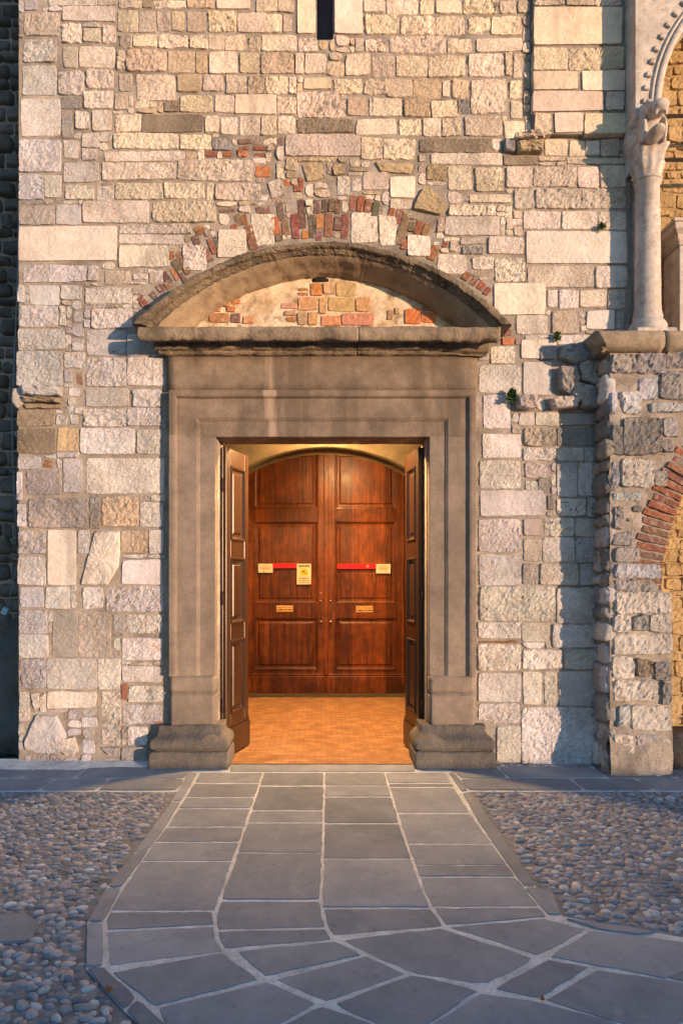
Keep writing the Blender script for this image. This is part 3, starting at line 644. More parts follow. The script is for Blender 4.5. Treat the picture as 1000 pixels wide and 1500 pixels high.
for i, (pl, pr, tone) in enumerate(BRK):
    xs = [p[0] for p in pl]; ys = [p[1] for p in pl]; mark(min(xs), min(ys), max(xs), max(ys))
    V, Fc = polypatch([P(*p) for p in pl], i * 4.9 + 300, proud=pr, relief=0.03 if pr > 0.06 else 0.012, back=0.03, step=0.02, jit=0.008, rings=(1, 0.96, 0.8, 0.55, 0.28), freq=16)
    # keep the flanks standing: the outer ring is pulled forward
    L_ = (len(V) - 1) // 6
    V[L_:2 * L_, 2] = np.maximum(V[L_:2 * L_, 2], 0.0) * 0.82
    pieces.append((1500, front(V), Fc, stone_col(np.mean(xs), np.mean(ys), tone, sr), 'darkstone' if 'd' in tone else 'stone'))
# brickwork of the relieving arch: centre x, centre y, width, length, tone
RED, ORA, DRK, MAU = (0.265, 0.108, 0.072), (0.44, 0.18, 0.085), (0.145, 0.10, 0.084), (0.24, 0.132, 0.10)
BR = [(411, 311, 10, 26, DRK), (418, 333, 10, 24, MAU), (404, 331, 11, 26, ORA), (408, 349, 9, 10, MAU), (432, 332, 11, 36, RED), (442, 314, 11, 42, DRK), (447, 344, 10, 12, ORA), (457, 332, 11, 34, DRK), (464, 303, 9, 20, DRK), (475, 302, 9, 20, DRK),
      (486, 301, 9, 20, DRK), (494, 304, 8, 19, DRK), (468, 325, 10, 21, ORA), (481, 330, 12, 34, RED), (494, 328, 10, 21, DRK), (505, 332, 10, 37, RED), (467, 346, 9, 14, MAU), (517, 297, 9, 21, RED), (528, 299, 10, 23, RED), (539, 303, 10, 21, RED),
      (550, 307, 10, 21, DRK), (573, 312, 8, 13, RED), (584, 318, 11, 21, MAU), (590, 336, 12, 46, MAU), (603, 330, 10, 20, DRK), (613, 334, 10, 22, RED), (624, 337, 10, 19, MAU), (634, 371, 12, 22, RED), (651, 359, 7, 9, RED), (592, 358, 8, 16, RED),
      (682, 405, 9, 13, RED), (693, 413, 9, 12, RED), (704, 419, 10, 12, RED), (713, 427, 8, 12, RED), (368, 348, 12, 36, RED), (391, 310, 10, 15, MAU), (380, 309, 9, 12, MAU), (349, 323, 11, 18, MAU), (358, 322, 9, 16, RED), (343, 335, 9, 12, RED),
      (311, 361, 8, 24, RED), (305, 373, 9, 22, MAU), (316, 356, 8, 18, DRK), (259, 389, 10, 19, DRK), (265, 378, 10, 18, MAU), (273, 394, 9, 18, RED), (256, 402, 7, 18, ORA), (268, 405, 7, 14, DRK), (244, 407, 10, 19, DRK), (235, 423, 9, 12, DRK),
      (246, 418, 9, 12, MAU), (225, 433, 9, 12, DRK), (210, 443, 10, 20, RED), (287, 352, 10, 14, DRK), (294, 340, 14, 8, RED), (292, 334, 16, 6, ORA), (250, 374, 9, 12, RED)]
brk = []
for i, (cx, cy, w, l, c) in enumerate(BR):
    rx, ry = cx - ARC_C[0], cy - ARC_C[1]; n_ = math.hypot(rx, ry); rx, ry = rx / n_, ry / n_
    if math.hypot(cx - ARC_C[0], cy - ARC_C[1]) < ARC_R + l / 2 - 2: l = max(8, 2 * (math.hypot(cx - ARC_C[0], cy - ARC_C[1]) - ARC_R + 4))
    tx, ty = -ry, rx
    q = [P(cx + sx * tx * w / 2 * 1.04 + sy * rx * l / 2 * 1.02, cy + sx * ty * w / 2 * 1.04 + sy * ry * l / 2 * 1.02) for sx, sy in ((-1, -1), (1, -1), (1, 1), (-1, 1))]
    V, Fc = patch(q, 500 + i * 1.1, proud=sr.uniform(0.004, 0.011), relief=0.003, cell=0.02, bevel=0.003, jit=0.006, rnd=0.003, back=0.02)
    brk.append((front(V), Fc, tuple(v * sr.uniform(0.8, 1.2) for v in c))); mark(cx - 6, cy - l / 2, cx + 6, cy + l / 2)
for (x0, y0, x1, y1, c) in ((374, 241, 398, 260, ORA), (347, 218, 357, 226, RED), (349, 205, 370, 212, MAU), (349, 214, 365, 220, RED), (348, 222, 364, 231, ORA), (371, 213, 389, 221, RED), (371, 224, 388, 231, RED), (326, 222, 339, 230, RED), (300, 221, 318, 230, RED), (404, 202, 416, 214, MAU),
                            (416, 262, 425, 273, ORA), (437, 260, 445, 273, RED), (430, 272, 444, 282, RED), (64, 672, 78, 685, RED), (178, 1001, 187, 1026, RED), (733, 482, 749, 493, RED), (735, 494, 754, 506, ORA), (700, 938, 756, 942, RED), (113, 545, 122, 564, MAU), (730, 356, 742, 362, RED), (320, 305, 345, 312, MAU), (226, 1056, 238, 1061, RED), (699, 976, 707, 983, RED)):
    V, Fc = patch(quadpx(x0, y0, x1, y1, inset=0.3, jit=1.0, r=sr), x0 + y0, proud=sr.uniform(0.003, 0.010), relief=0.004, cell=0.02, bevel=0.004, jit=0.008, rnd=0.006, back=0.02)
    brk.append((front(V), Fc, tuple(v * sr.uniform(0.85, 1.15) for v in c))); mark(x0, y0, x1, y1)
for V, Fc, c in brk: mk('brick', V, Fc, M['brick'], church, c, smooth=False)
# fill what is left with rubble
fr = random.Random(23)
def fill():
    for i in range(mh):
        j = 0
        while j < mw:
            if mask[i, j]: j += 1; continue
            above = PY[i, j] < -2
            tw = fr.randint(16, 32) if above else fr.randint(6, 19); th = fr.randint(11, 17) if above else fr.randint(5, 11)
            w = 0
            while j + w < mw and w < tw and not mask[i, j + w]: w += 1
            h = 1
            while i + h < mh and h < th and not mask[i + h, j:j + w].any(): h += 1
            mask[i:i + h, j:j + w] = True
            if w >= 4 and h >= 3 and h < 2.6 * w:
                x0, y0 = PX[i, j], PY[i, j]; x1, y1 = x0 + w * 2, y0 + h * 2
                tone = fr.choice(['', '', 't', 't', '', '']) if not above else ''
                if above or fr.random() < 0.4:
                    V, Fc = patch(quadpx(x0, y0, x1, y1, inset=-0.4, jit=2.0, r=fr), x0 * 0.77 + y0, proud=fr.uniform(0.004, 0.014), relief=fr.uniform(0.004, 0.008), cell=0.05 if y1 < -10 else 0.022, bevel=0.008, jit=0.009, rnd=0.02, back=0.03)
                else:
                    cxp, cyp = (x0 + x1) / 2, (y0 + y1) / 2; a0 = fr.uniform(0, 1); pl = []
                    for q in range(7):
                        a_ = a0 + 2 * math.pi * q / 7; m_ = 1 / max(abs(math.cos(a_)), abs(math.sin(a_))) * fr.uniform(0.80, 1.04)
                        pl.append(P(cxp + (x1 - x0) / 2 * m_ * math.cos(a_), cyp + (y1 - y0) / 2 * m_ * math.sin(a_)))
                    V, Fc = polypatch(pl, x0 * 0.77 + y0, proud=fr.uniform(0.003, 0.013), relief=0.008, back=0.03, step=0.022, jit=0.006, rings=(1, 0.93, 0.65, 0.3))
                vis = (x1 - x0) * (y1 - y0) * (0.01 if above else 1)
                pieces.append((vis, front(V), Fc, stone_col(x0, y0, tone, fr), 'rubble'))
            j += w
fill()
pieces.sort(key=lambda p: -p[0])
for a, V, Fc, c, mkey in pieces[:300]: mk('stone', V, Fc, M[mkey], church, c, smooth=False)
J = Join()
for a, V, Fc, c, mkey in pieces[300:]: J.add(V, Fc, c)
J.build('small_stones', M['rubble'], church, kind='stuff', smooth=False)
# mortar bed between the stones
def bedgrid(x0, x1, z0, z1, skip, Y=0.0, amp=0.006, cell=0.028, d0=-0.0005):
    nx, nz = int((x1 - x0) / cell), int((z1 - z0) / cell)
    X, Z = np.meshgrid(np.linspace(x0, x1, nx + 1), np.linspace(z0, z1, nz + 1))
    d = d0 + amp * 2 * (fbm(X * 9, Z * 9, 3.3, 4) - 0.5)
    V = np.column_stack([X.ravel(), Y - d.ravel(), Z.ravel()]); idx = np.arange((nx + 1) * (nz + 1)).reshape(nz + 1, nx + 1); Fc = []
    for i in range(nz):
        for j in range(nx):
            if not skip((X[i, j] + X[i, j + 1]) / 2, (Z[i, j] + Z[i + 1, j]) / 2): Fc.append((idx[i, j], idx[i, j + 1], idx[i + 1, j + 1], idx[i + 1, j]))
    return V, Fc
def skip_wall(x, z):
    px, py = VX + x * F / D, VY - (z - H) * F / D
    return (252 < px < 690 and py > 500) or in_arc(px, py, -40) or (462 < px < 489 and py < 57)
mk('mortar', *bedgrid(XL, XR + 0.04, -0.06, ZT, skip_wall), M['mortar'], church)
# pilaster core behind the proud stones, slit window
box('pilaster', P(778, 0)[0], P(914, 0)[0], -PIL, 0.01, P(0, 202)[1], ZT, M['mortar'], church, bev=0.004)
x0, x1 = P(463, 0)[0], P(488, 0)[0]
sw = Join(); z0 = P(0, 58)[1]
sw.add([(x0, 0, z0), (x0, 0.30, z0 + 0.03), (x0, 0.30, ZT), (x0, 0, ZT)], [(0, 1, 2, 3)]); sw.add([(x1, 0, z0), (x1, 0.30, z0 + 0.03), (x1, 0.30, ZT), (x1, 0, ZT)], [(3, 2, 1, 0)]); sw.add([(x0, 0, z0), (x1, 0, z0), (x1, 0.30, z0 + 0.03), (x0, 0.30, z0 + 0.03)], [(0, 1, 2, 3)])
sl = sw.build('slit_window', M['mortar'], church, smooth=False)
mk('shutter', [(x0, 0.28, z0), (x1, 0.28, z0), (x1, 0.28, ZT), (x0, 0.28, ZT)], [(0, 1, 2, 3)], M['darkwood'], sl, smooth=False)

# ------------------------------------------------------------------ stone portal
portal = empty('stone_portal', (0.014, 0, 0)); portal.location = (0, 0, 0)
tag(portal, 'weathered grey brown stone doorway with moulded frame and broken segmental pediment', 'doorway')
OX0, OX1, OZ = -0.895, 0.918, 2.79       # opening
PROF = [(0.0, 0.26), (0.0, -0.040), (0.006, -0.046), (0.130, -0.046), (0.137, -0.054), (0.150, -0.062), (0.158, -0.068), (0.318, -0.068), (0.324, -0.082), (0.334, -0.096), (0.352, -0.100), (0.382, -0.098), (0.388, -0.090), (0.390, 0.02)]
def frame_sweep(name, pathpts, n_between, amp, seed):
    rows = []
    for (a, b) in zip(pathpts[:-1], pathpts[1:]):
        for q in range(n_between + 1):
            if q == 0 and rows: continue
            t = q / n_between; p = [a[i] + (b[i] - a[i]) * t for i in range(4)]       # x, z, dx, dz (outward direction)
            rows.append([(p[0] + e * p[2], y, p[1] + e * p[3]) for e, y in PROF])
    V, Fc = loft(rows, caps=True)
    return mk(name, erode(V, amp, 7, seed), Fc, M['lintel' if name == 'lintel' else 'portal'], portal, smooth=False)
ZB, ZJ = 0.76, 2.80
frame_sweep('jamb', [(OX0, ZB, -1, 0), (OX0, ZJ - 0.003, -1, 0)], 50, 0.003, 1)
frame_sweep('jamb', [(OX1, ZJ - 0.003, 1, 0), (OX1, ZB, 1, 0)], 50, 0.003, 2)
frame_sweep('lintel', [(OX0, ZJ + 0.003 - 0.02, -1, 0), (OX0, OZ, -1, 1), (OX1, OZ, 1, 1), (OX1, ZJ + 0.003 - 0.02, 1, 0)], 46, 0.003, 3)
def rough_box(name, x0, x1, y0, y1, z0, z1, mat, parent, cell=0.035, amp=0.004, seed=0, round_=0.012, smooth=True, col=None):
    bm = bmesh.new()
    bmesh.ops.create_cube(bm, size=1.0, matrix=Matrix.Translation(((x0 + x1) / 2, (y0 + y1) / 2, (z0 + z1) / 2)) @ Matrix.Diagonal((x1 - x0, y1 - y0, z1 - z0, 1)))
    if round_: bmesh.ops.bevel(bm, geom=list(bm.edges), offset=round_, segments=2, affect='EDGES')
    for ax, (lo, hi) in enumerate(((x0, x1), (y0, y1), (z0, z1))):
        n = int((hi - lo) / cell)
        for q in range(1, n):
            co = [0, 0, 0]; no = [0, 0, 0]; co[ax] = lo + (hi - lo) * q / n; no[ax] = 1
            bmesh.ops.bisect_plane(bm, geom=list(bm.verts) + list(bm.edges) + list(bm.faces), plane_co=co, plane_no=no)
    bm.verts.index_update()
    V = np.array([v.co[:] for v in bm.verts]); Fc = [[v.index for v in f.verts] for f in bm.faces]; bm.free()
    return mk(name, erode(V, amp, 9, seed), Fc, mat, parent, col, smooth)
for s, (a, b) in enumerate(((OX0 - 0.388, OX0 + 0.002), (OX1 - 0.002, OX1 + 0.388))):
    rough_box('jamb_base', a, b, -0.066, 0.26, 0.615, ZB - 0.002, M['portal'], portal, amp=0.003, seed=4 + s, round_=0.006)
    rough_box('jamb_base', a - 0.002, b + 0.002, -0.073, 0.26, 0.33, 0.612, M['portal'], portal, amp=0.008, seed=6 + s, round_=0.016)
# bases: a splayed block over a square block
def plinth_at(xa, xb, sgn, seed):
    z1 = 0.345; prof = [(0.004, 0.0), (0.004, 0.120), (-0.008, 0.138), (-0.040, 0.142), (-0.040, 0.152), (-0.010, 0.158), (0.002, 0.175), (0.002, 0.205), (-0.012, 0.235), (-0.048, 0.258), (-0.070, 0.275), (-0.080, 0.305), (-0.078, z1), (-0.10, z1 + 0.002)]
    rows = []
    for i, (o, z) in enumerate(prof):
        x0, x1, y0 = xa - o * 0.75, xb + o * 0.75, -0.155 - o; y1 = 0.20
        r = []; n = 26
        r += [(x0, y1 + (y0 - y1) * q / 8, z) for q in range(8)]
        r += [(x0 + (x1 - x0) * q / n, y0, z) for q in range(n)]
        r += [(x1, y0 + (y1 - y0) * q / 8, z) for q in range(9)]
        rows.append(r)
    R = []
    for i in range(len(rows) - 1):
        R.append(rows[i]); R.append((np.array(rows[i]) * 0.5 + np.array(rows[i + 1]) * 0.5).tolist())
    R.append(rows[-1])
    V, Fc = loft(R); V = erode(V, 0.011, 6, seed, 0.35)
    m = len(R[0]); Fc.append(tuple((len(R) - 1) * m + j for j in range(m)))
    mk('plinth', V, Fc, M['plinth'], portal)
plinth_at(P(218, 0, -0.155)[0], P(334, 0, -0.155)[0], 1, 20)
plinth_at(P(608, 0, -0.155)[0], P(725, 0, -0.155)[0], -1, 27)
# frieze, cornice
zF0, zF1 = OZ + 0.393, 3.475
rough_box('frieze', P(245, 0, -0.05)[0], P(699, 0, -0.05)[0], -0.055, 0.10, zF0, zF1, M['lintel'], portal, cell=0.06, amp=0.004, seed=31, round_=0.005)
CP = [(0.05, 3.640), (-0.285, 3.634), (-0.300, 3.622), (-0.302, 3.555), (-0.298, 3.530), (-0.284, 3.518), (-0.25, 3.530), (-0.205, 3.555), (-0.155, 3.556), (-0.150, 3.550), (-0.150, 3.512), (-0.140, 3.506), (-0.108, 3.502), (-0.105, 3.498), (-0.103, 3.480), (-0.060, 3.474), (0.05, 3.474)]
CP_ = [(0.05, 3.632), (-0.285, 3.622), (-0.300, 3.610), (-0.300, 3.545), (-0.290, 3.525), (-0.262, 3.512), (-0.200, 3.520), (-0.165, 3.522), (-0.158, 3.505), (-0.135, 3.495), (-0.115, 3.475), (-0.080, 3.462), (-0.062, 3.452), (-0.055, 3.440), (0.05, 3.440)]
M['cornice'] = sandstone('cornice_sandstone', (0.20, 0.15, 0.108), (0.40, 0.305, 0.215), streak=0, lichen=0.55, bs=0.6)
def cornice(xa, xb, seed, amp):
    n = int((xb - xa) / 0.018); rows = []
    for i in range(n + 1):
        x = xa + (xb - xa) * i / n; row = []
        er = max(0.0, fbm(np.array([x * 5.0]), seed, 0.5, 4)[0] - 0.5) * 0.22       # broken lower edge
        rt = max(0.0, (x - 0.9) / 0.5)
        lf = 1.0
        for y, z in CP:
            end = 0
            if y < -0.2: y2, z2 = y + er * (0.4 if z < 3.6 else 0.1), z + er * (0.45 if z < 3.535 else 0)
            else: y2, z2 = y, z
            if rt > 0 and z < 3.53 and y < -0.06: y2 = y2 + rt * 0.05 * (fbm(np.array([x * 9.0]), z * 30, 2, 3)[0]); z2 -= rt * 0.02
            # returns: the mouldings draw in towards each end
            xx = x
            if x < -0.9: xx = x + (y2 + 0.30) * 0.62 * max(0, (-0.9 - x) / 0.6) 
            if x > 0.9: xx = x - (y2 + 0.30) * 0.30 * max(0, (x - 0.9) / 0.6)
            row.append((xx, y2, z2))
        rows.append(row)
    V, Fc = loft(rows, caps=True)
    mk('cornice', erode(erode(V, amp, 7, seed), 0.006, 22, seed, 0.6), Fc, M['cornice'], portal)
xa, xb = P(201, 0, -0.30)[0], P(733, 0, -0.30)[0]
cornice(xa, 0.30, 41, 0.008); cornice(0.301, xb, 41, 0.008)
# segmental pediment: loft from the outer to the inner arc
Yp = -0.30
oc = P(*ARC_C, Yp); oR = ARC_R * (D + Yp) / F
ic = P(475, 690, 0.0); iR = 284 * D / F
def O_(t): a = math.acos(max(-1, min(1, (3.655 - oc[1]) / oR))); th = -a + 2 * a * t; return np.array((oc[0] + oR * math.sin(th), oc[1] + oR * math.cos(th)))
def I_(t): a = math.acos(max(-1, min(1, (3.635 - ic[1]) / iR))); th = -a + 2 * a * t; return np.array((ic[0] + iR * math.sin(th), ic[1] + iR * math.cos(th)))
M['soffit'] = sandstone('hollow_sandstone', (0.27, 0.195, 0.13), (0.46, 0.345, 0.235), streak=0, lichen=0.30)
PP = [(0.0, 0.03), (0.0, -0.22), (0.02, -0.275), (0.08, -0.298), (0.18, -0.302), (0.28, -0.298), (0.31, -0.285), (0.33, -0.262), (0.37, -0.258), (0.42, -0.246), (0.47, -0.236), (0.50, -0.215), (0.63, -0.19), (0.70, -0.15), (0.78, -0.11), (0.86, -0.075), (0.93, -0.055), (0.95, -0.035), (1.0, -0.015), (1.02, 0.06)]
PP_ = [(0.0, 0.03), (0.0, -0.22), (0.02, -0.275), (0.10, -0.298), (0.30, -0.300), (0.46, -0.296), (0.50, -0.280), (0.53, -0.262), (0.60, -0.258), (0.72, -0.250), (0.84, -0.225), (0.92, -0.205), (0.97, -0.190), (0.99, -0.12), (0.985, -0.085), (1.0, -0.075), (1.0, 0.0), (1.0, 0.06)]
def pediment(t0, t1, seed):
    n = max(8, int((t1 - t0) * 170)); rows = []
    for i in range(n + 1):
        t = t0 + (t1 - t0) * i / n; o, ii = O_(t), I_(t); row = []
        for w, y in PP:
            p = o + (ii - o) * w
            row.append((p[0], y, p[1]))
        rows.append(row)
    R_ = np.array(rows)
    ps = None
    for sl_, nm, mt in ((slice(0, 12), 'pediment_stone', 'pediment'), (slice(11, None), 'hollow_moulding', 'soffit')):
        V, Fc = loft(R_[:, sl_], caps=(nm == 'pediment_stone'))
        V = erode(erode(V, 0.012, 5.5, seed, 0.4), 0.008, 17, seed + 3, 0.6)
        ps = mk(nm, V, Fc, M[mt], ps or portal, smooth=(nm != 'pediment_stone'))
ts = [0, 0.372, 0.612, 1.0]
for i in range(3): pediment(ts[i] + (0.0005 if i else 0), ts[i + 1] - (0.0005 if i < 2 else 0), 51)
# tympanum
tx0, tx1 = I_(0)[0], I_(1)[0]
def skip_t(x, z): return (x - ic[0]) ** 2 + (z - ic[1]) ** 2 > (iR + 0.06) ** 2
tym = mk('tympanum', *bedgrid(tx0 - 0.05, tx1 + 0.05, 3.55, ic[1] + iR + 0.05, skip_t, Y=0.018, amp=0.006, cell=0.02, d0=0.003), M['plaster'], portal)
OR2, TAN2, PNK = (0.52, 0.20, 0.07), (0.50, 0.31, 0.185), (0.50, 0.27, 0.16)
for i, (x0, y0, x1, y1, c) in enumerate(((307, 460, 337, 475, ORA), (338, 460, 352, 475, MAU), (327, 444, 338, 452, ORA), (339, 440, 352, 447, ORA), (333, 450, 346, 459, ORA), (316, 452, 324, 458, ORA), (357, 464, 373, 476, TAN2), (436, 436, 466, 457, PNK), (436, 458, 450, 478, PNK), (451, 458, 466, 478, PNK),
                                         (411, 445, 435, 454, TAN2), (416, 456, 434, 464, PNK), (420, 466, 434, 474, ORA), (454, 416, 472, 436, OR2), (473, 416, 491, 434, TAN2), (492, 415, 522, 436, TAN2), (468, 436, 479, 462, TAN2), (480, 437, 519, 458, TAN2), (520, 436, 543, 458, PNK), (470, 464, 499, 479, PNK), (500, 460, 547, 479, PNK),
                                         (592, 453, 615, 476, OR2), (616, 449, 634, 457, ORA), (616, 459, 639, 475, OR2), (566, 455, 576, 470, PNK), (437, 423, 452, 428, ORA), (437, 430, 452, 435, ORA), (577, 452, 586, 462, TAN2))):
    q = quadpx(x0, y0, x1, y1, Y=0.03, inset=0.4, jit=0.9, r=sr)
    V, Fc = patch(q, 700 + i, proud=sr.uniform(0.006, 0.014), relief=0.003, cell=0.02, bevel=0.003, jit=0.006, rnd=0.004, back=0.02)
    mk('brick', front(V, 0.014), Fc, M['brick'], tym, tuple(v * sr.uniform(0.8, 1.15) for v in c), smooth=False)
V, Fc = polypatch([P(p[0], p[1], 0.03) for p in ((456, 410), (468, 405), (480, 409), (482, 414), (458, 415))], 5, proud=0.003, relief=0.001, rings=(1, 0.5))
mk('hole', front(V, 0.008), Fc, M['void'], tym)

# ------------------------------------------------------------------ vestibule behind the doorway
vest = empty('vestibule'); tag(vest, 'small vaulted vestibule lit by warm lamplight behind the open doors', 'vestibule')
sheet('vestibule_floor', -1.25, 1.27, -0.02, 3.6, 0.004, M['tile'])
sheet('threshold_stone', -1.2, 1.2, 3.02, 3.34, 0.010, M['vault'], parent=vest, kind=None)
YD = 3.34
sheet('ceiling', -1.16, 1.18, 0.30, YD + 0.2, 3.545, M['vault'], parent=vest, kind=None)
mk('side_wall', [(-1.155, 0.30, 0), (-1.155, YD + 0.2, 0), (-1.155, YD + 0.2, 3.6), (-1.155, 0.30, 3.6)], [(0, 1, 2, 3)], M['vault'], vest, smooth=False)
mk('side_wall', [(1.175, 0.30, 0), (1.175, YD + 0.2, 0), (1.175, YD + 0.2, 3.6), (1.175, 0.30, 3.6)], [(3, 2, 1, 0)], M['vault'], vest, smooth=False)
mk('back_wall', [(-1.16, YD + 0.12, 0), (1.18, YD + 0.12, 0), (1.18, YD + 0.12, 3.6), (-1.16, YD + 0.12, 3.6)], [(0, 1, 2, 3)], M['darkwood'], vest, smooth=False)
# transverse arch
acx, aR, apk = 0.05, 1.72, 2.935
rows = []
for q in range(41):
    x = -1.154 + 2.327 * q / 40; z = apk - aR + math.sqrt(aR * aR - (x - acx) ** 2)
    rows.append([(x, 1.10, 3.544), (x, 1.10, z + 0.012), (x, 1.112, z), (x, 1.5, z), (x, 1.5, 3.544)])
V, Fc = loft(rows); mk('arch', V, Fc, M['vault'], vest)

# panelled joinery
def panel(name, x0, x1, z0, z1, prof, mat, parent):
    """nested rectangles: prof = (inset, y)"""
    rows = [[(x0 + i, y, z0 + i), (x1 - i, y, z0 + i), (x1 - i, y, z1 - i), (x0 + i, y, z1 - i)] for i, y in prof]
    V, Fc = loft(rows, close=True)
    m = 4 * (len(rows) - 1); Fc.append((m, m + 1, m + 2, m + 3))
    return mk(name, V, Fc, mat, parent, smooth=False)
def door_leaf(root, x0, x1, H_, rails, t, sw, mat, pprof, kick=None, kname='kick_board'):
    """rails: list of (z0, z1) bottom to top; stiles of width sw; panels between rails"""
    box('stile', x0, x0 + sw, -t, 0, 0.0 if not kick else kick, H_, mat, root, bev=0.004)
    box('stile', x1 - sw, x1, -t, 0, 0.0 if not kick else kick, H_, mat, root, bev=0.004)
    for a, b in rails: box('rail', x0 + sw + 0.0005, x1 - sw - 0.0005, -t + 0.001, -0.001, a, b, mat, root, bev=0.004)
    for (a, b), (c, d) in zip(rails[:-1], rails[1:]):
        panel('panel', x0 + sw - 0.002, x1 - sw + 0.002, b - 0.002, c + 0.002, pprof(t), mat, root)
    if kick:
        box(kname, x0 - 0.008, x1 + 0.008, -t - 0.016, 0, 0.0, kick - 0.018, mat, root, bev=0.010)
        box('moulding', x0 - 0.004, x1 + 0.004, -t - 0.009, -0.002, kick - 0.0178, kick + 0.012, mat, root, bev=0.008)
pin = lambda t: [(0.0, -t + 0.002), (0.004, -t - 0.008), (0.018, -t - 0.006), (0.026, -t + 0.014), (0.034, -t + 0.018), (0.062, -t + 0.020), (0.085, -t + 0.008), (0.09, -t + 0.008)]
sD = F / (D + YD)
dx = lambda px: (px - VX) / sD
dz = lambda py: H - (py - VY) / sD
ir = [(0.262, 0.325), (dz(904), dz(884)), (dz(764), dz(746)), (3.32, 3.42)]
LAB = ('varnished inner door leaf carrying the yellow camera warning sign', 'varnished inner door leaf carrying the red bar with white arrow mark')
for s, (a, b) in enumerate(((dx(361), dx(477)), (dx(479), dx(591)))):
    r_ = empty('inner_door', (0, YD, 0.0)); tag(r_, LAB[s], 'door', 'closed inner doors')
    door_leaf(r_, a, b, 3.42, ir, 0.05, 0.105, M['wood'], pin, kick=0.262)
    hx = dx(470) if s == 0 else dx(484)
    V, Fc = tube([(hx, -0.055, dz(912)), (hx, -0.085, dz(909)), (hx, -0.085, dz(882)), (hx, -0.055, dz(879))], 0.010)
    mk('handle', V, Fc, M['iron'], r_)
    for py in (880, 910):
        V, Fc = lathe([(0.0, -0.012), (0.014, -0.008), (0.014, 0.010), (0.0, 0.012)], hx, -0.090, 10); mk('screw_plate', V + np.array([0, 0, dz(py)]), Fc, M['steel'], r_)
    if s == 0:
        V, Fc = lathe([(0.0, -0.008), (0.013, -0.008), (0.013, 0.010), (0.0, 0.014)], dx(469.5), -0.055, 12); mk('lock', V + np.array([0, 0, dz(869)]), Fc, M['steel'], r_)
        box('meeting_strip', dx(474), dx(481), -0.066, -0.0505, 0.26, 3.41, M['wood'], r_, bev=0.005)
frm = empty('inner_door_frame', (0, YD, 0)); tag(frm, 'dark wooden frame standing around the inner doors', 'door frame')
box('frame_post', -1.15, dx(359.5), -0.035, 0.06, 0, 3.5, M['wood'], frm, bev=0.006)
box('frame_post', dx(592.5), 1.17, -0.035, 0.06, 0, 3.5, M['wood'], frm, bev=0.006)
box('frame_head', dx(360), dx(592), -0.03, 0.06, 3.425, 3.5, M['wood'], frm, bev=0.006)

# folded entrance leaves
pout = lambda t: [(0.0, -t + 0.002), (0.004, -t - 0.012), (0.016, -t - 0.010), (0.026, -t + 0.012), (0.040, -t + 0.016), (0.056, -t + 0.016), (0.070, -t + 0.004), (0.075, -t + 0.004)]
orl = [(0.20, 0.36), (1.02, 1.17), (1.76, 1.92), (2.58, 2.735)]
A = (-0.862, 0.17); B = (-0.715, 0.60)
def leaf(name, p0, p1, label):
    ang = math.atan2(p1[1] - p0[1], p1[0] - p0[0]); w = math.hypot(p1[0] - p0[0], p1[1] - p0[1])
    r_ = empty(name, (p0[0], p0[1], 0.012), ang); tag(r_, label, 'door', 'folded entrance doors')
    door_leaf(r_, 0.0, w, 2.735, orl, 0.030, 0.085, M['leafwood'], pout, kick=0.26)
    box('back_leaf', 0.0, w, 0.004, 0.024, 0.0, 2.735, M['darkwood'], r_, bev=0.004)
    for z in (0.45, 1.4, 2.4):
        V, Fc = lathe([(0.0, z - 0.06), (0.009, z - 0.06), (0.009, z + 0.06), (0.0, z + 0.06)], (w + 0.008) if p0[0] > 0 else -0.008, 0.003, 8); mk('hinge', V, Fc, M['iron'], r_)
    return r_
leaf('entrance_door', A, B, 'folded wooden entrance door standing open on the camera sign side of the doorway')
leaf('entrance_door', (0.826, 0.60), (0.888, 0.17), 'folded wooden entrance door seen almost edge on beside the round brass knob')
V, Fc = lathe([(0.0, 0.0), (0.010, 0.004), (0.008, 0.03), (0.022, 0.05), (0.026, 0.068), (0.016, 0.088), (0.0, 0.092)], 0, 0, 14)
kb = mk('door_stop', V + np.array([dx(596.0), YD - 0.07, dz(1016) + 0.105]), Fc, M['brass']); tag(kb, 'round brass knob low on the frame beside the inner door', 'door knob')

# notices on the inner doors
def sign(name, x0, y0, x1, y1, mat, label, cat, th=0.012, Y=YD - 0.062, group=None):
    o = box(name, dx(x0), dx(x1), Y - th, Y, dz(y1), dz(y0), mat, None, bev=0.002); return tag(o, label, cat, group)
def mark_on(o, name, x0, y0, x1, y1, mat, th=0.012, Y=YD - 0.062, dd=0.0015):
    return box(name, dx(x0), dx(x1), Y - th - dd, Y - th + 0.0005, dz(y1), dz(y0), mat, o, bev=0)
n1 = sign('notice_card', 379, 826, 400, 839, M['card'], 'cream card notice mounted beside the plain red bar', 'notice')
n2 = sign('notice_card', 550, 826.5, 571, 840, M['card'], 'cream card notice at the end of the red bar with arrow', 'notice')
for o, x in ((n1, 379), (n2, 550)):
    for y, a, b in ((828.5, 7, 15), (830.5, 2, 19), (832.3, 2.5, 18), (833.6, 5, 16)): mark_on(o, 'print_line', x + a, y, x + b, y + 0.8, M['faint'])
    mark_on(o, 'print_mark', x + (8 if o is n1 else 13), 836, x + (9.5 if o is n1 else 14.3), 837.5, M['ink'])
r1 = sign('red_bar', 400.5, 825.5, 434.5, 832.5, M['red'], 'plain red bar between the cream card and the camera sign', 'door bar', th=0.016)
r2 = sign('red_bar', 494, 826, 549.5, 833.3, M['red'], 'longer red bar with small white arrow mark', 'door bar', th=0.016)
for q in range(12): mark_on(r2, 'letter', 497 + q * 2.7, 828.2, 498.9 + q * 2.7, 831.4, M['redink'], th=0.016)
ax, az, yy_ = dx(537.5), dz(829.6), YD - 0.062 - 0.018
s_ = 1 / sD
ar = Join()
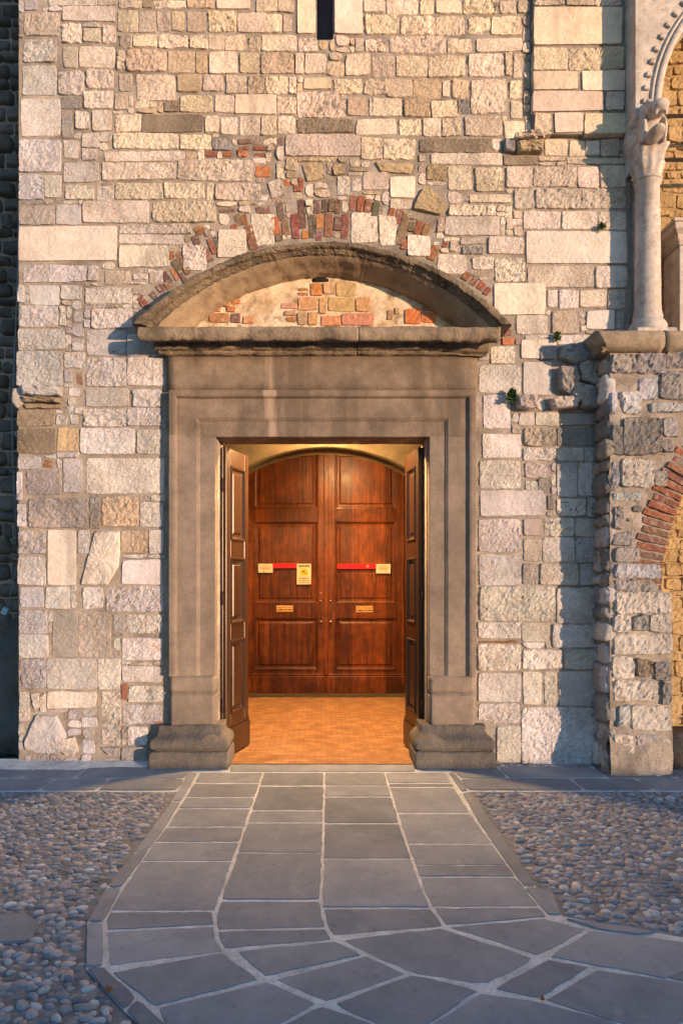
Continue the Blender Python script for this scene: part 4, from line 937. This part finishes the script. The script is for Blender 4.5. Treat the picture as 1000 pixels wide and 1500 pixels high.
for (a, b) in (((-2.0, 0), (0, 1.6)), ((0, 1.6), (2.2, 0)), ((2.2, 0), (0, -1.6)), ((0, -1.6), (-2.0, 0))):
    d = np.array(b) - np.array(a); d = d / np.linalg.norm(d); nn = np.array((-d[1], d[0])) * 0.32
    q = [np.array(a) + nn, np.array(a) - nn, np.array(b) - nn, np.array(b) + nn]
    ar.add([(ax + p[0] * s_, yy_, az + p[1] * s_) for p in q], [(0, 1, 2, 3)])
ar.build('arrow_mark', M['card'], r2, smooth=False)
cs = sign('camera_sign', 435, 826, 455.5, 856, M['card'], 'upright warning sign with yellow square and black surveillance camera', 'sign', th=0.018)
hd = mark_on(cs, 'header', 437, 827.8, 453.8, 831, M['ink'], th=0.018)
tc = bpy.data.curves.new('lettering', 'FONT'); tc.body = 'ATTENZIONE'; tc.size = 2.9 / sD; tc.align_x = 'CENTER'; tc.materials.append(M['card'])
to = bpy.data.objects.new('lettering', tc); C.objects.link(to)
tl_ = (dx(445.4), YD - 0.062 - 0.018 - 0.0022, dz(830.6))
bpy.context.view_layer.update()
lm = bpy.data.meshes.new_from_object(to); bpy.data.objects.remove(to)
to = bpy.data.objects.new('lettering', lm); C.objects.link(to); to.parent = cs; to.location = tl_; to.rotation_euler = (math.pi / 2, 0, 0)
mark_on(cs, 'yellow_square', 440, 832.8, 451, 843.3, M['yellow'], th=0.018)
def mpoly(name, pts, mat, par, Y): return mk(name, [(dx(a), Y, dz(b)) for a, b in pts], [tuple(range(len(pts)))], mat, par, smooth=False)
mpoly('camera_symbol', [(441.8, 837.8), (446.4, 834.7), (447.4, 836.4), (442.8, 839.4)], M['ink'], cs, YD - 0.062 - 0.018 - 0.0026)
mpoly('camera_bracket', [(445.2, 838.6), (446.2, 838.0), (447.4, 839.2), (449.6, 839.0), (449.6, 840.2), (446.8, 840.2)], M['ink'], cs, YD - 0.062 - 0.018 - 0.0024)
for y, a, b, m_ in ((845, 439, 452, 'faint'), (847, 437.5, 453, 'ink'), (848.8, 444, 447, 'faint'), (850.3, 437.5, 453, 'ink'), (852.6, 438, 453, 'faint')): mark_on(cs, 'print_line', a, y, b, y + 0.9, M[m_], th=0.018)
for s, (x0, y0) in enumerate(((405, 886.5), (521, 887.3))):
    bp = sign('brass_plate', x0, y0, x0 + 24.2, y0 + 9.3, M['brass'], ('engraved brass plate on the rail below the camera sign', 'engraved brass plate on the rail below the longer red bar')[s], 'plate', th=0.006, Y=YD - 0.049)
    for (ya, segs) in ((2.2, ((1.2, 5.8), (7, 15), (16, 22.8))), (5.6, ((1.2, 1.9), (3, 10), (11.4, 13), (14, 15.8), (17, 22.8)))):
        for a, b in segs: mark_on(bp, 'word', x0 + a, y0 + ya, x0 + b, y0 + ya + 1.5, M['ink'] if ya > 3 else M['faint'], th=0.006, Y=YD - 0.049)

# ceiling lamps (lit)
def lamp(x, y, z, zc, power, label):
    r_ = empty('ceiling_lamp', (x, y, z)); tag(r_, label, 'lamp')
    km = NB('lamp_glass_%d' % int(power)); km.b.inputs['Base Color'].default_value = (0.9, 0.8, 0.6, 1)
    km.b.inputs['Emission Color'].default_value = (1.0, 0.585, 0.235, 1); km.b.inputs['Emission Strength'].default_value = power
    R = 0.085
    V, Fc = lathe([(0.001, -R)] + [(R * math.cos(a), R * math.sin(a)) for a in np.linspace(-1.4, 1.25, 10)] + [(0.02, R)], 0, 0, 18); mk('globe', V, Fc, km.m, r_)
    V, Fc = lathe([(0.0, R - 0.006), (0.045, R - 0.004), (0.045, R + 0.03), (0.012, R + 0.045), (0.012, zc - z - 0.03), (0.06, zc - z - 0.02), (0.06, zc - z)], 0, 0, 14); mk('fitting', V, Fc, M['iron'], r_)
    V, Fc = lathe([(R * 1.16, -0.035), (R * 1.17, 0.0), (R * 1.05, 0.05), (R * 0.7, R + 0.002), (0.046, R + 0.012)], 0, 0, 20); mk('shade', V, Fc, M['iron'], r_)
lamp(0.08, 0.62, 3.12, 3.54, 500.0, 'globe ceiling lamp hung just inside the doorway above the folded doors')
lamp(0.30, 2.05, 3.25, 3.54, 290.0, 'globe ceiling lamp hung behind the arch before the inner doors')

# ------------------------------------------------------------------ portico at the side
por = empty('portico', (2.36, -0.27, 0)); por.location = (0, 0, 0)
tag(por, 'rubble portico with brick arch below and marble arcade with carved lion above', 'portico')
PYF = -0.27
px0, px1 = 2.354, 2.867
acx2, acz2, aR2 = 4.56, 1.475, 1.785
zL = 3.43
# body: pier and spandrel as boxes behind the facing
pb = Join()
pb.add(*boxg(px0 + 0.02, px1 - 0.02, PYF + 0.02, 0.35, -0.05, acz2)); pb.add(*boxg(6.26, 6.78, PYF + 0.02, 0.35, -0.05, acz2))
def spandrel(J, X0, X1, zt, cx, cz, R, y0, y1, seg=48):
    rows = []
    for q in range(seg + 1):
        th = math.pi - math.pi * q / seg; c, s = math.cos(th), math.sin(th)
        i = (cx + R * c, cz + R * s)
        k_ = min(((X1 - cx) / c) if c > 1e-6 else 1e9, ((X0 - cx) / c) if c < -1e-6 else 1e9, ((zt - cz) / s) if s > 1e-6 else 1e9)
        o = (cx + k_ * c, cz + k_ * s)
        rows.append([(i[0], y1, i[1]), (i[0], y0, i[1]), (o[0], y0, o[1]), (o[0], y1, o[1])])
    J.add(*loft(rows))
spandrel(pb, px0 + 0.02, 6.78, zL, acx2, acz2, aR2 + 0.01, PYF + 0.02, 0.34)
pb.build('body', M['mortar'], por, smooth=False)
def skip_p(x, z): return z > acz2 and (x - acx2) ** 2 + (z - acz2) ** 2 < (aR2 + 0.015) ** 2 or (z <= acz2 and x > px1)
V, Fc = bedgrid(px0 - 0.005, 5.2, -0.06, zL, skip_p, Y=PYF, amp=0.022, cell=0.022, d0=0.0)
lowb = np.clip((0.42 - V[:, 2]) / 0.42, 0, 1); V[:, 1] -= lowb * 0.07 * (0.4 + fbm(V[:, 0] * 6, V[:, 2] * 6, 2, 3)); V[:, 0] -= lowb * 0.02
mk('mortar', V, Fc, M['mortar'], por)
# rough flank of the pier
nz, ny = 170, 14
rows = []
for i in range(nz + 1):
    z = -0.05 + (zL + 0.05) * i / nz
    rows.append([(px0 - 0.012 + 0.05 * (fbm(np.array([y * 14.0]), z * 9, 7.7, 4)[0] - 0.5) * 2 - 0.02 * max(0, (0.4 - z) / 0.4), y, z) for y in np.linspace(0.02, PYF - 0.005, ny + 1)])
V, Fc = loft(rows); V[:, 0] += 0.012; mk('flank', V, Fc, M['rubble'], por, (0.26, 0.23, 0.21))
fl = random.Random(77); z = 0.0
while z < zL - 0.05:
    h = min(fl.uniform(0.09, 0.26), zL - z); cuts = [-0.02, fl.uniform(0.09, 0.19), 0.275] if fl.random() < 0.6 else [-0.02, 0.275]
    for a, b in zip(cuts[:-1], cuts[1:]):
        j4 = lambda: fl.uniform(-0.012, 0.012)
        V, Fc = patch([(a + j4(), z + j4()), (b + j4(), z + j4()), (b + j4(), z + h - 0.01 + j4()), (a + j4(), z + h - 0.01 + j4())], z * 31 + a, proud=fl.uniform(0.015, 0.045), relief=0.015, bevel=0.02, jit=0.012, rnd=0.03)
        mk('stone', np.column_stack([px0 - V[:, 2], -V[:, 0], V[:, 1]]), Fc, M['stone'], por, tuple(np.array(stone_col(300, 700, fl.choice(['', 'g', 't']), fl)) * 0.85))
    z += h
PST = """936 554 962 584;965 544 1010 584 g;909 573 936 605;894 576 903 603;949 590 1010 603;912 613 965 666 g;895 624 909 666 g;910 672 955 715 v;896 677 905 714;896 722 936 736;897 744 912 774 t;900 828 966 848;902 851 962 866 t;899 868 981 898 v;898 900 921 924 v;925 902 946 924 g;948 900 982 926 v;897 927 982 959 v;897 964 928 993 v;958 972 981 996 g;898 997 960 1026 v;966 999 982 1030 g;922 1034 978 1068 v;904 1033 920 1063;899 1074 925 1105 v;930 1076 960 1092 t;932 966 954 990 d;897 780 925 800 t;900 804 936 824 t;893 520 930 546 t;932 520 971 547 t;975 516 1020 540 t;940 1094 975 1112 t;968 612 990 640 t;958 690 975 712 t;1012 548 1060 590 t;1015 595 1050 620;968 645 985 660 t""".replace('\n', ';').split(';')
pr_ = random.Random(3)
for i, s in enumerate(PST):
    a = s.split(); x0, y0, x1, y1 = map(float, a[:4]); tone = a[4] if len(a) > 4 else ''
    q = quadpx(x0, y0, x1, y1, Y=PYF, inset=-1.6, jit=2.4, r=pr_)
    V, Fc = patch(q, 900 + i * 1.9, proud=pr_.uniform(0.014, 0.03), relief=pr_.uniform(0.008, 0.013), bevel=0.012, jit=0.012, rnd=0.02, back=0.03)
    W = front(V, PYF)
    mk('stone', W, Fc, M['stone'], por, smooth=False, col= tuple(np.array(stone_col(80, 900, tone, pr_)) * np.array((0.80, 0.82, 0.84))))
PB = [tuple(map(float, s.split()[:4])) for s in PST]
for i in range(900):
    x, y = pr_.uniform(894, 1060), pr_.uniform(512, 1128); w, h = pr_.uniform(5, 13), pr_.uniform(3.5, 9)
    if any(x + w > a - 1 and x - w < c + 1 and y + h > b - 1 and y - h < d + 1 for a, b, c, d in PB): continue
    X, Z = P(x, y, PYF)
    if skip_p(X + 0.06, Z) or math.hypot(X - acx2, Z - acz2) < aR2 + 0.30 and Z > acz2 - 0.05 or X < px0 + 0.05: continue
    PB.append((x - w, y - h, x + w, y + h))
    pl = [P(x + w * math.cos(a) * pr_.uniform(0.8, 1.15), y + h * math.sin(a) * pr_.uniform(0.8, 1.15), PYF) for a in np.linspace(0, 2 * math.pi, 8)[:-1]]
    V, Fc = polypatch(pl, i * 1.7, proud=pr_.uniform(0.008, 0.03), relief=0.014, back=0.03, step=0.02, jit=0.006, rings=(1, 0.85, 0.5))
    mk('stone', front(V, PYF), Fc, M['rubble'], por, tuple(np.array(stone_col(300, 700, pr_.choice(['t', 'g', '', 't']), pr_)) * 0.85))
# brick voussoirs
nb = 46
for q in range(nb * 2 - 2):
    th = math.pi - (q + 0.5) * math.pi / (nb * 2 - 2)
    L_ = 0.25 + pr_.uniform(-0.03, 0.02); w = math.pi * aR2 / (nb * 2 - 2) * 0.40
    c, s = math.cos(th), math.sin(th); tx_, tz_ = -s, c
    r0, r1 = aR2 + 0.004, aR2 + L_
    wo = w * r1 / r0
    qd = [(acx2 + r0 * c + w * tx_, acz2 + r0 * s + w * tz_), (acx2 + r0 * c - w * tx_, acz2 + r0 * s - w * tz_), (acx2 + r1 * c - wo * tx_, acz2 + r1 * s - wo * tz_), (acx2 + r1 * c + wo * tx_, acz2 + r1 * s + wo * tz_)]
    V, Fc = patch(qd, 1200 + q, proud=pr_.uniform(0.004, 0.014), relief=0.004, cell=0.03, bevel=0.003, jit=0.006, rnd=0.003, back=0.02)
    cc = pr_.choice([RED, (0.22, 0.09, 0.06), (0.29, 0.11, 0.07), MAU]); fd = 1.0 if q > 9 else 0.55 + 0.04 * q
    mk('brick', front(V, PYF), Fc, M['brick'], por, tuple(v * pr_.uniform(0.85, 1.15) * fd + (1 - fd) * 0.07 for v in cc), smooth=False)
# ledge
def ledge(x0, x1, seed):
    pr2 = [(0.33, 3.595), (-0.315, 3.590), (-0.345, 3.570), (-0.355, 3.520), (-0.348, 3.470), (-0.325, 3.440), (-0.285, 3.425), (0.33, 3.425)]
    n = max(4, int((x1 - x0) / 0.04)); rows = []
    for i in range(n + 1):
        x = x0 + (x1 - x0) * i / n
        rows.append([(x + ((3.59 - z) * 0.55 if (i == 0 and seed == 61) else 0), y, z) for y, z in pr2])
    V, Fc = loft(rows, caps=True); mk('ledge', erode(V, 0.008, 7, seed), Fc, M['ledge'], por)
M['ledge'] = sandstone('ledge_stone', (0.26, 0.20, 0.145), (0.46, 0.365, 0.265), streak=0, lichen=0.42)
ledge(2.215, 2.76, 61); ledge(2.765, 4.4, 63); ledge(4.405, 6.85, 65)
# wall behind the portico
V, Fc = bedgrid(2.60, 7.0, -0.05, ZT, lambda x, z: False, Y=0.36, amp=0.03, cell=0.05, d0=0.0); mk('back_wall', V, Fc, M['ochre'], por)
rr = random.Random(8)
WJ = Join(); z = 0.25
while z < 6.9:
    h = rr.uniform(0.06, 0.15); x = 2.64 + rr.uniform(-0.05, 0.05)
    while x < 5.4:
        w = rr.uniform(0.08, 0.27); j4 = lambda: rr.uniform(-0.012, 0.012)
        V, Fc = patch([(x + j4(), z + j4()), (x + w + j4(), z + j4()), (x + w - 0.008 + j4(), z + h - 0.008 + j4()), (x + j4(), z + h - 0.008 + j4())], x * 31 + z * 7, proud=rr.uniform(0.010, 0.022), relief=0.007, cell=0.02 if x < 3.4 else 0.06, bevel=0.006, jit=0.014, rnd=0.02)
        x += w
        if x < 3.65: mk('wall_stone', front(V, 0.36), Fc, M['ochre'], por, smooth=False)
        else: WJ.add(front(V, 0.36), Fc)
    z += h
WJ.build('wall_stones', M['ochre'], por, kind='stuff', smooth=False)
rough_box('step', px1 + 0.005, 6.25, -0.17, 0.34, -0.03, 0.24, M['plinth'], por, cell=0.25, amp=0.006, seed=71)
# marble arcade
AY0, AY1 = -0.24, 0.10
ux0, ucx, ucz, uR = 2.577, 3.978, 5.43, 1.203
ub = Join(); spandrel(ub, ux0, 5.38, ZT, ucx, ucz, uR, AY0, AY1, 60)
ub.build('arcade', M['marble'], por, smooth=False)
rough_box('springer', ux0 + 0.001, ucx - uR, AY0, AY1, 5.36, 5.4295, M['marble'], por, amp=0.001, round_=0.003, smooth=False)
rough_box('springer', ucx + uR, 5.379, AY0, AY1, 5.36, 5.4295, M['marble'], por, amp=0.001, round_=0.003, smooth=False)
for (r0, r1, y) in ((0.0, 0.055, 0.028), (0.06, 0.085, 0.018)):
    rows = []
    for q in range(61):
        th = math.pi - math.pi * q / 60; c, s = math.cos(th), math.sin(th)
        rows.append([(ucx + (uR + e) * c, AY0 - d, ucz + (uR + e) * s) for e, d in ((r0 - 0.004, -0.02), (r0, y * 0.7), ((r0 + r1) / 2, y), (r1, y * 0.7), (r1 + 0.001, -0.02))])
    V, Fc = loft(rows); mk('archivolt', V, Fc, M['marble'], por)
bv, bf = boxg(-0.024, 0.024, -0.022, 0.012, -0.020, 0.020, 0.006)
bme = None
for q in range(38):
    th = math.pi - math.pi * (q + 0.6) / 38; e = uR + 0.125
    if bme is None: o = mk('billet', bv, bf, M['marble'], por, smooth=False); bme = o.data
    else: o = bpy.data.objects.new('billet', bme); C.objects.link(o); o.parent = por
    o.location = (ucx + e * math.cos(th), AY0, ucz + e * math.sin(th)); o.rotation_euler = (0, -th + math.pi, 0)
# column with base and capital
def column(cx, cy, r, z0, z1, name='column'):
    prof = [(r * 1.55, z0), (r * 1.55, z0 + 0.05), (r * 1.5, z0 + 0.055), (r * 1.42, z0 + 0.07), (r * 1.45, z0 + 0.10), (r * 1.3, z0 + 0.13), (r * 1.12, z0 + 0.15), (r * 1.15, z0 + 0.18), (r * 1.05, z0 + 0.22), (r, z0 + 0.27)] + [(r * (1 - 0.09 * t), z0 + 0.27 + (z1 - z0 - 0.30) * t) for t in np.linspace(0.1, 1, 10)] + [(r * 1.02, z1 - 0.02), (r * 0.95, z1)]
    V, Fc = lathe(prof, cx, cy, 24); return mk(name, erode(V, 0.003, 9, cx), Fc, M['marble'], por)
ccx = P(947.5, 0, -0.12)[0]; cr = 0.103; zc0, zc1 = 3.592, 4.90
column(ccx, -0.12, cr, zc0, zc1)
V, Fc = boxg(ccx - 0.165, ccx + 0.165, -0.28, 0.045, 3.592, 3.635, 0.008); mk('column_plinth', V, Fc, M['marble'], por, smooth=False)
column(P(925, 0, 0.06)[0], 0.07, 0.062, zc0, 5.0)
column(5.35, -0.10, cr, zc0, zc1)
def capital(cx, cy):
    rows = []; nseg = 40
    for t, r in ((0, 0.098), (0.06, 0.112), (0.10, 0.10), (0.3, 0.105), (0.48, 0.122), (0.50, 0.108), (0.7, 0.112), (0.9, 0.128), (0.92, 0.132), (1.0, 0.132)):
        z = zc1 + t * 0.27; row = []
        for q in range(nseg):
            a = 2 * math.pi * q / nseg
            sq = 1 / max(abs(math.cos(a)), abs(math.sin(a))); k_ = 1 + (sq - 1) * min(1, t * 1.1) * 0.75
            rr_ = r * k_ * (1 + 0.07 * math.sin(a * 10) * (1 if 0.1 < t < 0.88 else 0))
            row.append((cx + rr_ * math.cos(a), cy + rr_ * math.sin(a), z))
        rows.append(row)
    V, Fc = loft(rows, close=True, caps=True); mk('capital', erode(V, 0.004, 14, cx), Fc, M['marble'], por)
capital(ccx, -0.12); capital(5.35, -0.10)
def ell(J, c, r, rot=0.0, seg=16):
    V = []; Fc = []
    for i in range(seg // 2 + 1):
        a = math.pi * i / (seg // 2)
        for j in range(seg):
            b = 2 * math.pi * j / seg; V.append((r[0] * math.sin(a) * math.cos(b), r[1] * math.sin(a) * math.sin(b), r[2] * math.cos(a)))
    V = np.array(V)
    cx_, sx_ = math.cos(rot), math.sin(rot); V = np.column_stack([V[:, 0], V[:, 1] * cx_ - V[:, 2] * sx_, V[:, 1] * sx_ + V[:, 2] * cx_])
    for i in range(seg // 2):
        for j in range(seg): Fc.append((i * seg + j, (i + 1) * seg + j, (i + 1) * seg + (j + 1) % seg, i * seg + (j + 1) % seg))
    J.add(V + np.array(c), Fc)
lx, ly, lz = P(955, 0, -0.26)[0], -0.26, 5.30
LJ = Join()
ell(LJ, (lx, ly + 0.06, lz + 0.09), (0.115, 0.13, 0.11)); ell(LJ, (lx, ly - 0.06, lz + 0.075), (0.085, 0.10, 0.062), 0.15)          # skull and upper jaw
ell(LJ, (lx, ly - 0.125, lz + 0.06), (0.07, 0.055, 0.05)); ell(LJ, (lx - 0.01, ly - 0.06, lz - 0.125), (0.068, 0.10, 0.030), -0.25)    # muzzle and lower jaw
ell(LJ, (lx, ly + 0.07, lz - 0.04), (0.10, 0.10, 0.15)); ell(LJ, (lx - 0.01, ly + 0.19, lz - 0.02), (0.13, 0.19, 0.19))               # neck and body
ell(LJ, (lx - 0.085, ly - 0.01, lz - 0.05), (0.028, 0.05, 0.11)); ell(LJ, (lx + 0.085, ly - 0.01, lz - 0.05), (0.022, 0.045, 0.11))    # cheeks
for sx in (-1, 1):
    ell(LJ, (lx + sx * 0.06, ly - 0.055, lz + 0.135), (0.030, 0.03, 0.022)); ell(LJ, (lx + sx * 0.10, ly + 0.06, lz + 0.16), (0.028, 0.03, 0.04)); ell(LJ, (lx + sx * 0.04, ly - 0.13, lz + 0.01), (0.016, 0.016, 0.035))
for q in range(14):
    a = q / 13 * 2.6 + 0.27; ell(LJ, (lx - 0.12 * math.cos(a), ly + 0.10, lz + 0.02 + 0.15 * math.sin(a)), (0.032, 0.05, 0.04), 0, 10)
lion = LJ.build('lion_head', M['marble'], por)
rm = lion.modifiers.new('remesh', 'REMESH'); rm.mode = 'VOXEL'; rm.voxel_size = 0.0075; rm.use_smooth_shade = True
sm = lion.modifiers.new('smooth', 'SMOOTH'); sm.factor = 0.5; sm.iterations = 2
V, Fc = loft([[(x, y, z) for x, y, z in ((2.60, 0.30, 5.0), (2.60, -0.02, 5.0), (2.66, -0.16, 5.16), (2.83, -0.16, 5.16), (2.83, 0.30, 5.0))], [(x, y, z) for x, y, z in ((2.60, 0.30, 5.358), (2.60, -0.02, 5.358), (2.63, -0.14, 5.358), (2.83, -0.14, 5.358), (2.83, 0.30, 5.358))]], close=True, caps=True)
mk('impost', erode(V, 0.006, 9, 3), Fc, M['marble'], por, smooth=False)
for z, yy2 in ((P(0, 170, 0.0)[1], 0.0), (P(0, 232, 0.0)[1], 0.02)):
    V, Fc = tube([(2.80, yy2, z), (4.0, yy2, z), (5.4, yy2, z)], 0.019, 4); mk('tie_rod', V, Fc, M['iron'], por, smooth=False)
# marble chest under the arcade
tb = empty('marble_tomb', (3.05, 0.02, 3.595)); tb.location = (0, 0, 0); tag(tb, 'moulded marble tomb chest standing on the ledge behind the column', 'tomb')
tx0_, ty0, zb, zt2 = 3.045, 0.00, 3.597, 4.66
box('chest', tx0_ + 0.05, 4.6, ty0 + 0.05, 0.31, zb + 0.10, zt2 - 0.19, M['marble'], tb, bev=0.006)
box('base', tx0_ + 0.01, 4.64, ty0 + 0.005, 0.315, zb, zb + 0.10, M['marble'], tb, bev=0.012)
rows = []
for o, z in ((0.04, zt2 - 0.19), (0.055, zt2 - 0.17), (0.035, zt2 - 0.15), (0.02, zt2 - 0.11), (-0.02, zt2 - 0.075), (-0.025, zt2 - 0.03), (-0.04, zt2 - 0.025), (-0.04, zt2)):
    rows.append([(tx0_ + o, 0.318, z), (tx0_ + o, ty0 + o, z), (4.6 - o + 0.05, ty0 + o, z), (4.6 - o + 0.05, 0.318, z)])
V, Fc = loft(rows, caps=True); mk('cornice', V, Fc, M['marble'], tb, smooth=False)
panel('panel', tx0_ + 0.12, 4.5, zb + 0.18, zt2 - 0.26, [(0, ty0 + 0.0485), (0.012, ty0 + 0.040), (0.03, ty0 + 0.045), (0.035, ty0 + 0.047)], M['marble'], tb)

# ------------------------------------------------------------------ dark building set back at the other side
sb = empty('side_building'); tag(sb, 'dark rubble wall of the building set back beside the church corner', 'building')
SY = 0.9
box('core', -7.0, XL + 0.01, SY + 0.03, 3.2, -0.05, ZT + 1.5, M['mortar'], sb, bev=0)
mk('mortar', *bedgrid(-7.0, XL + 0.05, -0.05, ZT + 1.5, lambda x, z: False, Y=SY, amp=0.02, cell=0.05), M['mortar'], sb)
br = random.Random(31); z = 0.0; J = Join(); cnt = 0; sp = []
while z < 8.6:
    h = br.uniform(0.08, 0.19); x = -5.0
    while x < XL - 0.02:
        w = br.uniform(0.10, 0.30)
        q = [(x + br.uniform(-.01, .01), z), (min(x + w, XL + 0.03), z + br.uniform(-.01, .01)), (min(x + w, XL + 0.03) - 0.012, z + h - 0.012), (x + 0.004, z + h - 0.012 + br.uniform(-.01, .01))]
        V, Fc = patch(q, x * 7 + z * 13, proud=br.uniform(0.02, 0.07), relief=0.016, cell=0.035 if x > -3.4 else 0.09, bevel=0.025, jit=0.014, rnd=0.03)
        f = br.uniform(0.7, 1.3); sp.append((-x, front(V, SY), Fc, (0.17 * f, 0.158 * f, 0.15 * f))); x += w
    z += h
sp.sort(key=lambda p: abs(p[0] - 3.05))
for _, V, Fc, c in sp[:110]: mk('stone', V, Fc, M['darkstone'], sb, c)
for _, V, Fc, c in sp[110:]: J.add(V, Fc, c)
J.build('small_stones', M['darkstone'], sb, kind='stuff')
# battered foot of that wall
rows = []
for i in range(26):
    z = -0.03 + 1.22 * i / 25; o = 0.52 * (1 - (i / 25) ** 1.6)
    rows.append([(x, SY - 0.02 - o - 0.10 * (fbm(np.array([x * 5.0]), z * 5, 1.5, 4)[0] - 0.5) * 2 * (1 - (i / 25) ** 3), z + 0.25 * max(0, x + 3.05) * (i / 25)) for x in np.linspace(-7.0, XL + 0.03, 100)])
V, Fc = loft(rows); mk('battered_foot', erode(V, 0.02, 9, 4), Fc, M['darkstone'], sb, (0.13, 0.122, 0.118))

# ------------------------------------------------------------------ small things
V, Fc = tube([(*P(28, 300, 0.35)[:1], 0.35, P(28, 300, 0.35)[1])] + [(P(x, y, 0.35)[0], 0.35, P(x, y, 0.35)[1]) for x, y in ((27, 390), (24, 470), (21, 540), (18.5, 600), (19, 660), (22, 730))] + [(P(25, 800, 0.6)[0], 0.6, P(25, 800, 0.6)[1])], 0.0075, 6)
tag(mk('cable', V, Fc, M['cable']), 'thin grey cable hanging down beside the church corner', 'cable')
cb = empty('hanging_tag', (P(8, 895, 0.3)[0], 0.3, P(8, 895, 0.3)[1])); tag(cb, 'small pale blue box dangling from a thin wire by the dark wall', 'junction box')
box('tag_body', -0.026, 0.026, -0.02, 0.02, -0.032, 0.032, M['bluebox'], cb, bev=0.006).rotation_euler = (0.2, 0.5, 0.3)
V, Fc = tube([(0.02, 0, 0.02), (0.05, 0.0, 0.16), (0.10, 0.0, 0.38)], 0.0035, 5); mk('wire', V, Fc, M['cable'], cb)
def weed(px, py, n, size, Y, label, seed, spread=1.0):
    r = random.Random(seed); x, z = P(px, py, Y); J = Join()
    for q in range(n):
        a, e = r.uniform(-2.6, -0.5), r.uniform(-0.6, 1.3); l = size * r.uniform(0.5, 1.2)
        d = Vector((math.cos(a) * math.cos(e) * spread, math.sin(a) * math.cos(e), math.sin(e))); p0 = Vector((x + r.uniform(-1, 1) * size * 0.35 * spread, Y + 0.0, z + r.uniform(-0.5, 0.7) * size)); p1 = p0 + d * l
        s = d.cross(Vector((r.uniform(-1, 1), r.uniform(-1, 1), 1))).normalized() * l * 0.30; up = d.cross(s).normalized() * l * 0.12
        J.add([p0[:], (p0 + d * l * 0.5 + s)[:], p1[:], (p0 + d * l * 0.5 - s)[:], (p0 + d * l * 0.5 - up)[:]], [(0, 1, 4), (1, 2, 4), (2, 3, 4), (3, 0, 4)])
    tag(J.build('weed', M['weed'], None), label, 'plant', 'weeds growing from the wall')
weed(748, 583, 110, 0.055, -0.045, 'bushy green weed rooted beside the stub stone of the wall', 1)
weed(815, 496, 45, 0.040, -0.03, 'small green weed in the joint above the dressed block near the ledge', 2)
weed(880, 334, 40, 0.036, -0.03, 'tiny green weed on top of the big smooth pale block', 3, 1.6)
def fallen(px, py, label, seed, s):
    r = random.Random(seed); x, y = G(px, py); pts = []; n = 12
    for q in range(n):
        a = 2 * math.pi * q / n; rr_ = s * (1 - 0.28 * (q % 2)) * (1 + 0.3 * math.cos(a)); pts.append((x + rr_ * math.cos(a + seed), y + 0.7 * rr_ * math.sin(a + seed), 0.010 + r.uniform(0, 0.014)))
    pts.append((x, y, 0.008))
    tag(mk('fallen_leaf', pts, [(i, (i + 1) % n, n) for i in range(n)], M['deadleaf'], smooth=False), label, 'leaf')
fallen(158, 1455, 'orange dead leaf lying on the curved kerb by the cobbles', 1, 0.022)
fallen(794, 1468, 'small reddish leaf lying on a mortar joint of the slabs', 4, 0.012)

# added wall, unseen behind the camera, put there to shade the paving from the sun
pp = empty('added_shade_wall', (11, -9, 0)); pp.location = (0, 0, 0); tag(pp, 'added low wall unseen behind the viewer that shades the paving', 'wall')
rough_box('body', -2.0, 24.0, -9.3, -9.0, -0.05, 0.60, M['plinth'], pp, cell=0.8, amp=0.01, seed=3)
rough_box('shade_wall_top', -2.05, 24.05, -9.36, -8.94, 0.603, 0.70, M['plinth'], pp, cell=0.8, amp=0.006, seed=5)
